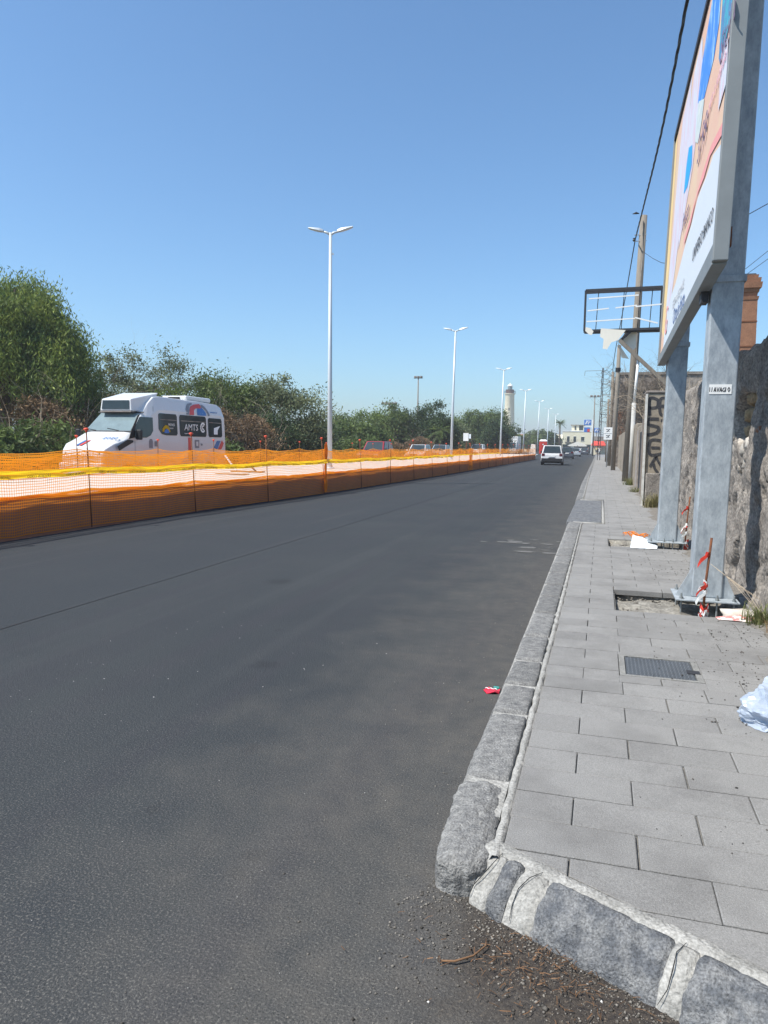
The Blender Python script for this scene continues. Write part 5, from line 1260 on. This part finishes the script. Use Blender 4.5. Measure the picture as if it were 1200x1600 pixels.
t=fuel_sign(-2.0,-.6,5.3,6.4,188,'lower oval blue fuel station sign right of the white column')
MB().box(-1.4,-1.2,188.1,188.3,0,5.3).build('sign_column',M['greywall'],t)
# canopies
cn=thing('white_canopy','white gable canopy on thin posts in front of the cream house','canopy',(-5.4,180,0))
MB().add([(-7.6,177,2.05),(-5.4,177,2.95),(-3.2,177,2.05),(-7.6,183,2.05),(-5.4,183,2.95),(-3.2,183,2.05),(-7.6,177,1.85),(-3.2,177,1.85)],[(0,1,4,3),(1,2,5,4),(0,6,7,2,1)]).build('canvas_roof',M['canvas'],cn)
for x in (-7.5,-3.3,-5.4):
    for y in (177,183): MB().tube([(x,y,0),(x,y,2.05)],.06,6).build('post',M['darkmetal'],cn)
aw=thing('red_awning','red sloping awning over the pavement kiosk at the road end','awning',(-.8,172,0))
MB().hexa([(-2.2,168,2.0),(.9,168,2.0),(.9,174,2.5),(-2.2,174,2.5)],[(-2.2,168,2.15),(.9,168,2.15),(.4,174,3.1),(-1.8,174,3.1)]).build('awning_cloth',M['awning'],aw)
for x in (-2.1,.8): MB().tube([(x,168.2,0),(x,168.2,2.0)],.05,6).build('post',M['darkmetal'],aw)
MB().box(-1.8,.9,174.0,174.3,0,2.4).build('counter_wall',M['cream'],aw)
# portable toilet
tl=thing('portable_toilet','bright red portable toilet with white roof behind the white SUV','portable toilet',(-9.7,130,0))
MB().box(-10.35,-9.05,130,131.2,0.35,2.55).build('cabin',M['red'],tl,bevel=.06)
MB().hexa([(-10.4,129.95,2.551),(-9.0,129.95,2.551),(-9.0,131.25,2.551),(-10.4,131.25,2.551)],[(-10.15,130.2,2.85),(-9.25,130.2,2.85),(-9.25,131,2.85),(-10.15,131,2.85)]).build('roof',M['cloth_white'],tl,bevel=.04)
MB().box(-10.05,-9.35,129.96,130.0,.45,2.4).build('door',mat('reddoor',(.50,.04,.03),var=.1),tl); MB().box(-9.8,-9.6,129.93,129.96,1.9,2.1).build('vent',M['cloth_white'],tl)
cs=thing('leaning_slab','pale concrete slab leaning beside the fence end near the palms','slab',(-11.2,128,0)); MB().slab([(-12.0,128,0),(-10.7,128,0),(-10.9,129,1.9),(-11.6,129,2.0)],(0,.15,.05)).build('slab',M['white_conc'],cs,fix=True)
ts=thing('blank_road_sign','white rectangular road sign seen from behind the fence on a brown post','road sign',(-13.3,75,.0))
MB().tube([(-13.3,75,0),(-13.3,75,2.9)],.05,8).build('sign_post',M['rust'],ts); MB().box(-13.62,-13.08,74.9,74.94,2.05,2.85).build('sign_plate',M['cloth_white'],ts); MB().box(-13.06,-12.85,74.95,74.98,2.3,2.75).build('side_plate',M['paper'],ts)
# lighthouse
lh=thing('lighthouse','tall cream lighthouse with brown gallery and small lantern behind the trees','lighthouse',(-45.7,380,0))
c=(-45.75,380,0)
MB().lathe([(3.1,0),(2.75,12),(2.25,27.6),(2.5,28.0)],c,28).build('tower',M['limestone'],lh,smooth=True)
MB().lathe([(2.75,28.0),(2.75,28.3),(2.4,28.31)],c,28).build('gallery_floor',M['cream'],lh)
MB().lathe([(2.0,28.3),(2.0,30.2),(2.1,30.3)],c,24).build('watch_room',mat('brownband',(.13,.07,.05),var=.2),lh)
gl=MB()
for k2 in range(20): a=k2*math.pi/10; gl.tube([(c[0]+2.7*math.cos(a),c[1]+2.7*math.sin(a),28.3),(c[0]+2.7*math.cos(a),c[1]+2.7*math.sin(a),29.6)],.06,4)
gl.tube([(c[0]+2.7*math.cos(a),c[1]+2.7*math.sin(a),29.6) for a in np.arange(0,6.6,.3)],.07,4); gl.build('gallery_railing',M['darkmetal'],lh)
MB().lathe([(1.15,30.3),(1.15,32.0)],c,12).build('lantern_glass',M['screen'],lh)
MB().lathe([(1.45,32.0),(1.2,32.5),(.5,33.1),(.15,33.3),(.15,33.9)],c,14).build('lantern_roof',M['cloth_white'],lh)
for (zz,hh_) in ((20,.5),(9,.5)): MB().box(-45.95,-45.45,377.4,377.75,zz,zz+1).build('window',M['glass'],lh)
# ------------------------------------------------------------ people
def person(loc,rz,label,top,bot,stride=.25,name='person'):
    t=thing(name,label,'person',(0,0,0),'people at the far end of the pavement')
    def skin(vs,es,rs,m,nm):
        me=bpy.data.meshes.new(nm); me.from_pydata(vs,es,[]); o=bpy.data.objects.new(nm,me); C.objects.link(o)
        md=o.modifiers.new('s','SKIN'); sk_=me.skin_vertices[0].data
        for i,r_ in enumerate(rs): sk_[i].radius=(r_,r_*.8)
        sk_[0].use_root=True; o.modifiers.new('d','SUBSURF').levels=1
        dg=bpy.context.evaluated_depsgraph_get(); nm_=bpy.data.meshes.new_from_object(o.evaluated_get(dg)); bpy.data.objects.remove(o); nm_.name=nm
        nm_.polygons.foreach_set('use_smooth',[True]*len(nm_.polygons)); return link(nm,nm_,m,t)
    V=[(0,0,.92),(0,0,1.15),(0,0,1.38),(0,.01,1.48),(0,.02,1.60),(0,.03,1.70),(-.20,0,1.38),(-.26,.05,1.12),(-.27,.2,.92),(.20,0,1.38),(.26,-.05,1.12),(.27,-.02,.88),(-.10,0,.88),(-.11,stride*.6,.48),(-.11,stride,.08),(.10,0,.88),(.11,-stride*.3,.48),(.11,-stride,.10),(-.11,stride+.14,.03),(.11,-stride+.12,.03)]
    E_=[(0,1),(1,2),(2,3),(3,4),(4,5),(2,6),(6,7),(7,8),(2,9),(9,10),(10,11),(0,12),(12,13),(13,14),(0,15),(15,16),(16,17),(14,18),(17,19)]
    RS=[.14,.13,.15,.055,.095,.06,.06,.045,.03,.06,.045,.03,.085,.06,.04,.085,.06,.04,.035,.035]
    skin(V,E_,RS,M['skin'],'body')
    skin([(0,0,.86),(0,0,1.15),(0,0,1.36),(-.20,0,1.37),(-.245,.03,1.18),(.20,0,1.37),(.245,-.03,1.18)],[(0,1),(1,2),(2,3),(3,4),(2,5),(5,6)],[.165,.155,.17,.08,.065,.08,.065],top,'shirt')
    skin([(0,0,.94),(-.10,0,.86),(-.11,stride*.6,.50),(.10,0,.86),(.11,-stride*.3,.50)],[(0,1),(1,2),(0,3),(3,4)],[.155,.105,.085,.105,.085],bot,'trousers')
    skin([(0,-.01,1.66),(0,0,1.72)],[(0,1)],[.10,.085],M['black'],'hair')
    t.location=loc; t.rotation_euler=(0,0,rz); return t
person((-.35,138,ZT),R(10),'person in white shirt and white shorts walking on the pavement by the poles',M['cloth_white'],M['cloth_white'])
person((-1.05,165,ZT),R(170),'person in a pale yellow shirt standing under the red awning',mat('paleyellow',(.6,.52,.25),var=.1),M['cloth_dark'],.08)
person((-2.9,176,0),R(90),'person in dark clothes standing beside the white canopy post',M['cloth_dark'],M['cloth_dark'],.08)
# ------------------------------------------------------------ vegetation
def leaves(V0,size,asp=2.2,droop=0,seed=0,nrm_up=.3):
    """V0: (n,3) centres -> rhombic leaf quads, random orientation"""
    n_=len(V0); d=rng.normal(size=(n_,3)); d[:,2]=d[:,2]*(1-droop)-droop*2.2; d/=np.linalg.norm(d,axis=1)[:,None]
    e=rng.normal(size=(n_,3)); e-=d*(e*d).sum(1)[:,None]; e/=np.linalg.norm(e,axis=1)[:,None]
    s=size*rng.uniform(.6,1.35,size=(n_,1)); a=d*s*asp/2; b=e*s/2
    V=np.stack([V0-a,V0+b,V0+a,V0-b],1).reshape(-1,3); return V,np.arange(n_*4).reshape(-1,4)
def limbs(mb,base,h,rx,ry,n_,r0_):
    base=Vector(base); tp=base+Vector((random.gauss(0,.03)*h,random.gauss(0,.03)*h,h*.45)); mb.tube([base,base.lerp(tp,.5)+Vector((random.gauss(0,.02)*h,0,0)),tp],[r0_,r0_*.8,r0_*.65],7)
    for k in range(n_):
        a=2*math.pi*k/n_+random.uniform(-.4,.4); e=base+Vector((math.cos(a)*rx*.5,math.sin(a)*ry*.5,h*random.uniform(.55,.76))); st_=base.lerp(tp,random.uniform(.5,1))
        mb.tube([st_,st_.lerp(e,.5)+Vector((0,0,h*.05)),e],[r0_*.45,r0_*.3,r0_*.1],5)
def tree(name,label,cat,x,y,z0,rx,ry,h,m,nclump,nleaf,size,group,clr=.35,droop=0,asp=2.2,zbot=.15,lump=.25,seed=0,mix=None,trunk_r=.12):
    random.seed(seed); t=thing(name,label,cat,(x,y,0),group)
    r2=np.random.default_rng(seed+100)
    # clump centres in an ellipsoid, biased outwards
    c=r2.normal(size=(nclump,3)); c/=np.linalg.norm(c,axis=1)[:,None]; rad=r2.uniform(.45,1.0,size=(nclump,1))**.6
    lumpf=np.array([1+lump*mnoise.noise(Vector((q[0]*1.8+seed,q[1]*1.8,q[2]*1.8)))*2 for q in c])[:,None]
    c=c*rad*lumpf
    zc=h*(.5+zbot/2); c=c*np.array([rx,ry,h*(1-zbot)/2])+np.array([x,y,z0+zc])
    c[:,2]=np.maximum(c[:,2],z0+.15)
    k=nleaf//nclump; sz=r2.uniform(.5,1.4,size=(nclump,1))
    cs=np.repeat(c,k,0); sc=np.repeat(sz,k,0)*clr
    off=r2.normal(size=(len(cs),3))*sc*np.array([1,1,.75 if droop<.3 else 1.5])
    if droop>.3: off[:,2]-=np.abs(off[:,2])*.6
    V0=cs+off; V0[:,2]=np.maximum(V0[:,2],z0+.03)
    V,Fq=leaves(V0,size,asp,droop)
    V=V-np.array([x,y,0]); link('foliage',npmesh('foliage',V,Fq),m,t)
    mb=MB(); limbs(mb,(x,y,z0-.1),h,rx,ry,6,trunk_r); mb.build('trunk',M['bark'],t,smooth=True)
    return t
# big weeping pepper tree: curtains of hanging sprays
def pepper(x,y,rx,ry,h,seed,label,nst=900,per=55):
    t=thing('pepper_tree',label,'tree',(x,y,0)); r2=np.random.default_rng(seed)
    V0=[]
    c=r2.normal(size=(nst,3)); c/=np.linalg.norm(c,axis=1)[:,None]; c[:,2]=np.abs(c[:,2])*1.1-.55
    for q in c:
        lf=1+.30*mnoise.noise(Vector((q[0]*2.1+seed,q[1]*2.1,q[2]*2.1)))*2; rr__=r2.uniform(.55,1)**.5*lf
        p=np.array([x+q[0]*rx*rr__,y+q[1]*ry*rr__,h*.56+q[2]*h*.46*rr__]); L=r2.uniform(.5,1.9); n_=int(per*L/1.2)
        s=np.sort(r2.uniform(0,1,n_))[:,None]; dr=np.array([q[0],q[1],0])*.35
        sp_=.16+.26*(1-s)
        pts=p+dr*s*L*.5+np.array([0,0,-1])*s*L+r2.normal(size=(n_,3))*sp_*np.array([1,1,.5]); V0.append(pts)
        V0.append(p+r2.normal(size=(14,3))*np.array([.4,.4,.25]))
    V0=np.concatenate(V0); V0[:,2]=np.maximum(V0[:,2],.3)
    V,Fq=leaves(V0,.055,4.2,.62); V=V-np.array([x,y,0]); link('foliage',npmesh('foliage',V,Fq),M['pepper'],t)
    random.seed(seed); mb=MB(); limbs(mb,(x,y,-.1),h,rx,ry,9,.38); mb.build('trunk',M['bark'],t,smooth=True); return t
GT='shrubs and trees beyond the far carriageway'
pepper(-29.9,31.5,4.5,4.6,12.3,3,'largest weeping pepper tree with dense drooping foliage at the left edge',1500,60)
pepper(-38,36,5.5,5,11.0,4,'weeping pepper tree behind the largest one at the left edge',500,40)
T=tree
spec=[
# name,label,x,y,rx,ry,h,mat,nclump,nleaf,size
('eucalyptus','olive green loose tree just right of the pepper tree',-34.0,46,3.4,2.8,7.9,'euca',80,11000,.10),
('eucalyptus','grey-green loose tree rising above the middle of the minibus',-30.5,47,2.6,2.4,7.6,'euca',60,8000,.10),
('eucalyptus','small dark grey-green tree on the skyline behind the minibus roof',-31.5,55,2.6,2.4,6.6,'euca',50,6000,.11),
('leafy_bush','bright yellow-green bush behind the minibus roof',-28.3,45,2.4,2,4.7,'bright',60,7000,.10),
('leafy_bush','tall green reed-like bush at the rear of the minibus',-23.6,44,2.4,2.2,6.1,'green',80,11000,.10),
('leafy_bush','grey-green bushy tree left of the nearest lamp',-20.6,46,3.0,2.5,6.0,'euca',90,14000,.10),
('leafy_bush','dark bush low beside the nearest lamp',-20.3,42.5,1.9,1.6,3.4,'darkg',50,6000,.09),
('leafy_bush','dark green bush under the eucalyptus behind the minibus bonnet',-30,38,3.2,2,4.4,'darkg',60,8000,.10),
]
for i,(nm,lb,x,y,rx,ry,h,m_,nc,nl,sz) in enumerate(spec): T(nm,lb,'tree' if nm=='eucalyptus' else 'bush',x,y,0,rx,ry,h,M[m_],int(nc*1.3),int(nl*1.8),sz*.74,GT,clr=.42,seed=20+i,asp=2.8,zbot=.02)
# tree line
line=[
('green bushy tree right of the nearest lamp, lower end of the tree line',-31.5,88,3.6,3,5.4,'green'),
('bright green tree in the tree line third from the left',-27.6,90,3.2,3,5.9,'bright'),
('dense mid green tree below the short floodlight mast',-24.6,88,3.0,3,6.1,'green'),
('dark green tree below the tall floodlight mast',-21.6,90,3.0,3,6.3,'darkg'),
('dark palm-edged tree at the right end of the first tree line',-19.0,88,2.2,2,5.0,'darkg'),
('olive tree filling the gap left of the second lamp',-20.5,100,3,3,4.8,'euca'),
('low green bush line behind the red car',-23.6,70,3.4,1.8,3.4,'green'),
('low dark bush behind the red car bonnet',-26.5,66,3.2,1.8,3.0,'darkg'),
]
for i,(lb,x,y,rx,ry,h,m_) in enumerate(line): T('leafy_tree',lb,'tree',x,y,0,rx,ry,h,M[m_],130,16000,.125,'trees in the line beyond the far carriageway',clr=.45,seed=50+i,asp=1.9,zbot=.0)
rnd=[
('rounded bright green tree left in the round-crowned group',-25.0,128,4.2,4,6.3,'bright'),
('rounded green tree in the middle of the round-crowned group',-21.2,124,4.2,4,7.2,'green'),
('largest rounded dark green tree beside the third lamp',-18.2,128,3.8,4,7.7,'green'),
('dark green tree at the right end of the round-crowned group',-16.6,120,2.0,3,5.6,'darkg'),
]
for i,(lb,x,y,rx,ry,h,m_) in enumerate(rnd): T('round_tree',lb,'tree',x,y,0,rx,ry,h,M[m_],140,20000,.15,'round-crowned trees left of the lighthouse',clr=.5,seed=70+i,asp=1.7,zbot=.0,lump=.15)
# far background bushes around lighthouse
for i,(x,y,rx,h,m_,lb) in enumerate([(-44,300,9,9.5,'darkg','dark tree clump below the lighthouse'),(-30,240,6,7.2,'darkg','dark tree left of the palms'),(-20,245,5,6.6,'green','green tree behind the two palms'),(-13.8,215,1.8,5.2,'darkg','dark bush beside the tall palm'),(-34,190,6,6.5,'green','green tree clump before the lighthouse foot'),(-55,200,10,8,'green','broad distant trees behind the second lamp'),(-75,180,12,8,'euca','broad distant trees behind the nearest lamp'),(-80,120,12,8,'green','broad distant trees behind the minibus')]):
    T('distant_tree',lb,'tree',x,y,0,rx,rx*.6,h,M[m_],60,6500,.33,'distant trees',clr=.7,seed=90+i,asp=1.6,zbot=0,trunk_r=.2)
# dry brush and low roadside plants
def brush(x,y,rx,ry,h,n_,seed,label,m=None,lv=None):
    random.seed(seed); t=thing('dry_shrub',label,'shrub',(x,y,0),'dry brown shrubs along the verge')
    twigs('branches',lambda:(Vector((x+random.gauss(0,rx*.4),y+random.gauss(0,ry*.4),0)),Vector((random.gauss(0,.35),random.gauss(0,.35),1)).normalized()),n_,h*.9,.022,M['drytwig'],t,depth=2,seed=seed)
    if lv:
        r2=np.random.default_rng(seed); lv=int(lv*2.2); c=np.stack([r2.normal(x,rx*.45,lv),r2.normal(y,ry*.5,lv),r2.uniform(.1,1,lv)**.7*h],1); c[:,2]*=1-.3*np.abs((c[:,0]-x)/rx).clip(0,1.5)
        V,Fq=leaves(c,.055,3.0,.2); V-=np.array([x,y,0]); link('dry_leaves',npmesh('dry_leaves',V,Fq),M['dry'],t)
brush(-25.9,29.5,1.9,1,3.7,24,1,'tawny dried shrub between the pepper tree and the minibus nose',lv=5200)
brush(-27.6,33,2.2,1,4.6,24,11,'tall tawny dried shrub behind the minibus nose',lv=5200)
brush(-30.5,41,2.4,1,4.6,16,12,'brown dried shrub just behind the destination box',lv=3600)
brush(-24.8,26.4,.5,.4,3.0,9,2,'bare whitish dead shrub standing in front of the pepper tree')
brush(-21.2,38,1.5,1,3.6,26,5,'grey-brown dried shrub right of the minibus rear',lv=3800)
brush(-19.4,38.8,1.6,1,3.2,34,6,'bare brown dried shrub left of the nearest lamp foot',lv=2600)
brush(-19.9,82,1.8,1,2.6,16,7,'reddish dried brush behind the silver white car',lv=2600)
brush(-19.6,100,2.6,1,2.9,16,8,'reddish dried brush below the round-crowned trees',lv=3200)
brush(-22.8,78,2.4,1,2.2,14,9,'tawny dried brush behind the white hatchback',lv=2600)
# low green roadside plants (oleander)
for i,(x,y,rx,h,lb) in enumerate([(-23.4,22.5,1.8,1.75,'leafy green oleander at the left edge of the verge'),(-24.4,25.5,1.8,1.9,'leafy green oleander before the pepper tree'),(-23.9,27.5,1.5,2.2,'leafy green oleander at the minibus nose'),(-21.8,33,1.4,1.9,'leafy green plant just right of the minibus rear'),(-20.5,36,1.3,1.6,'leafy green plant below the grey-brown dried shrub'),(-21.2,56,2.4,1.9,'leafy green plant left of the red car'),(-20.6,64,2.6,2.1,'leafy green plant right of the red car'),(-20.2,48,1.8,1.7,'leafy green plant right of the nearest lamp foot')]):
    T('oleander',lb,'shrub',x,y,0,rx,1.3,h,M['green'],40,4200,.075,'green plants along the verge',clr=.3,seed=130+i,asp=3.6,zbot=0,trunk_r=.04)
# verge grass
V0=np.stack([rng.uniform(-24,-20.7,26000),rng.uniform(12,100,26000),rng.uniform(.02,.35,26000)],1)
V,Fq=leaves(V0,.05,5,0); Fq=Fq; o=link('verge_grass',npmesh('verge_grass',V,Fq),mat('vgrass',(.16,.15,.06),col2=(.08,.11,.03),scale=.4,island=.4)); meta(o,'mixed green and dry grass along the far verge','grass',kind='stuff')
# palms
def palm(x,y,h,nf_,L,label,rad=.16,drp=1.0,seed=0,name='palm_tree',fan=False):
    random.seed(seed); t=thing(name,label,'palm',(x,y,0),'palm trees at the far end of the road')
    MB().tube([(x,y,-.1),(x+.05,y,h*.5),(x,y,h)],[rad*1.3,rad,rad*.9],9).build('trunk',M['bark'],t,smooth=True)
    V=[];Fq=[]
    for k in range(nf_):
        a=random.uniform(0,6.3); e=random.uniform(-.5,1.2); d=Vector((math.cos(a),math.sin(a),0)); s=Vector((-d.y,d.x,0)); pv_=None
        for j in range(7):
            tt=j/6; p=Vector((x,y,h))+d*L*tt*math.cos(e*.6)+Vector((0,0,L*(math.sin(e)*tt-drp*.75*tt*tt))); w_=L*.16*math.sin(math.pi*min(1,tt*.85+.1))
            if pv_ is not None:
                for sg_ in (-1,1):
                    for m2 in range(3):
                        q=pv_.lerp(p,m2/3); q2=pv_.lerp(p,(m2+.55)/3); b=len(V); tip=q+s*sg_*w_*1.3+d*L*.08-Vector((0,0,w_*.7)); V+=[q,q2,tip]; Fq.append((b,b+1,b+2))
            pv_=p
    link('fronds',npmesh('fronds',np.array([tuple(v-Vector((x,y,0))) for v in V]),np.array(Fq)),M['green'],t)
palm(-10.75,200,8.0,46,1.9,'tall slender palm standing alone left of the cream house',.2,.5,1)
palm(-19.2,185,3.9,70,2.6,'bushy palm left of the red portable toilet',.3,.9,2); palm(-21.8,182,4.0,70,2.5,'bushy palm farthest left of the palm row',.3,.9,3)
palm(-16.2,190,3.8,70,2.3,'bushy palm directly behind the red portable toilet',.3,.9,4); palm(-24,178,3.2,60,2.4,'low bushy palm beside the dark green tree',.3,.9,5)
palm(-18.4,86,3.3,44,1.9,'ragged palm at the right end of the first tree line',.2,.8,6)
# birds
for i,(x,y,z,lb) in enumerate([(.85,33,11.2,'small dark bird on the wire by the tallest pole top')]):
    MB_=MB().tube([(x-.02,y,z),(x+.12,y,z+.03),(x+.25,y,z)],[.01,.05,.012],6).build('bird',M['black'],smooth=True); meta(MB_,lb,'bird')

# ------------------------------------------------------------ haze
hz=MB().box(-1520,1520,-320,2520,-1.05,36.5).build('haze',bpy.data.materials.new('haze'),kind='stuff')
hm=hz.data.materials[0]; hm.use_nodes=True; hn=hm.node_tree; hn.nodes.clear(); ho=hn.nodes.new('ShaderNodeOutputMaterial'); hv=hn.nodes.new('ShaderNodeVolumePrincipled')
hv.inputs['Color'].default_value=(.84,.84,.88,1); hv.inputs['Density'].default_value=.00065; hv.inputs['Anisotropy'].default_value=.0; hn.links.new(hv.outputs[0],ho.inputs['Volume'])
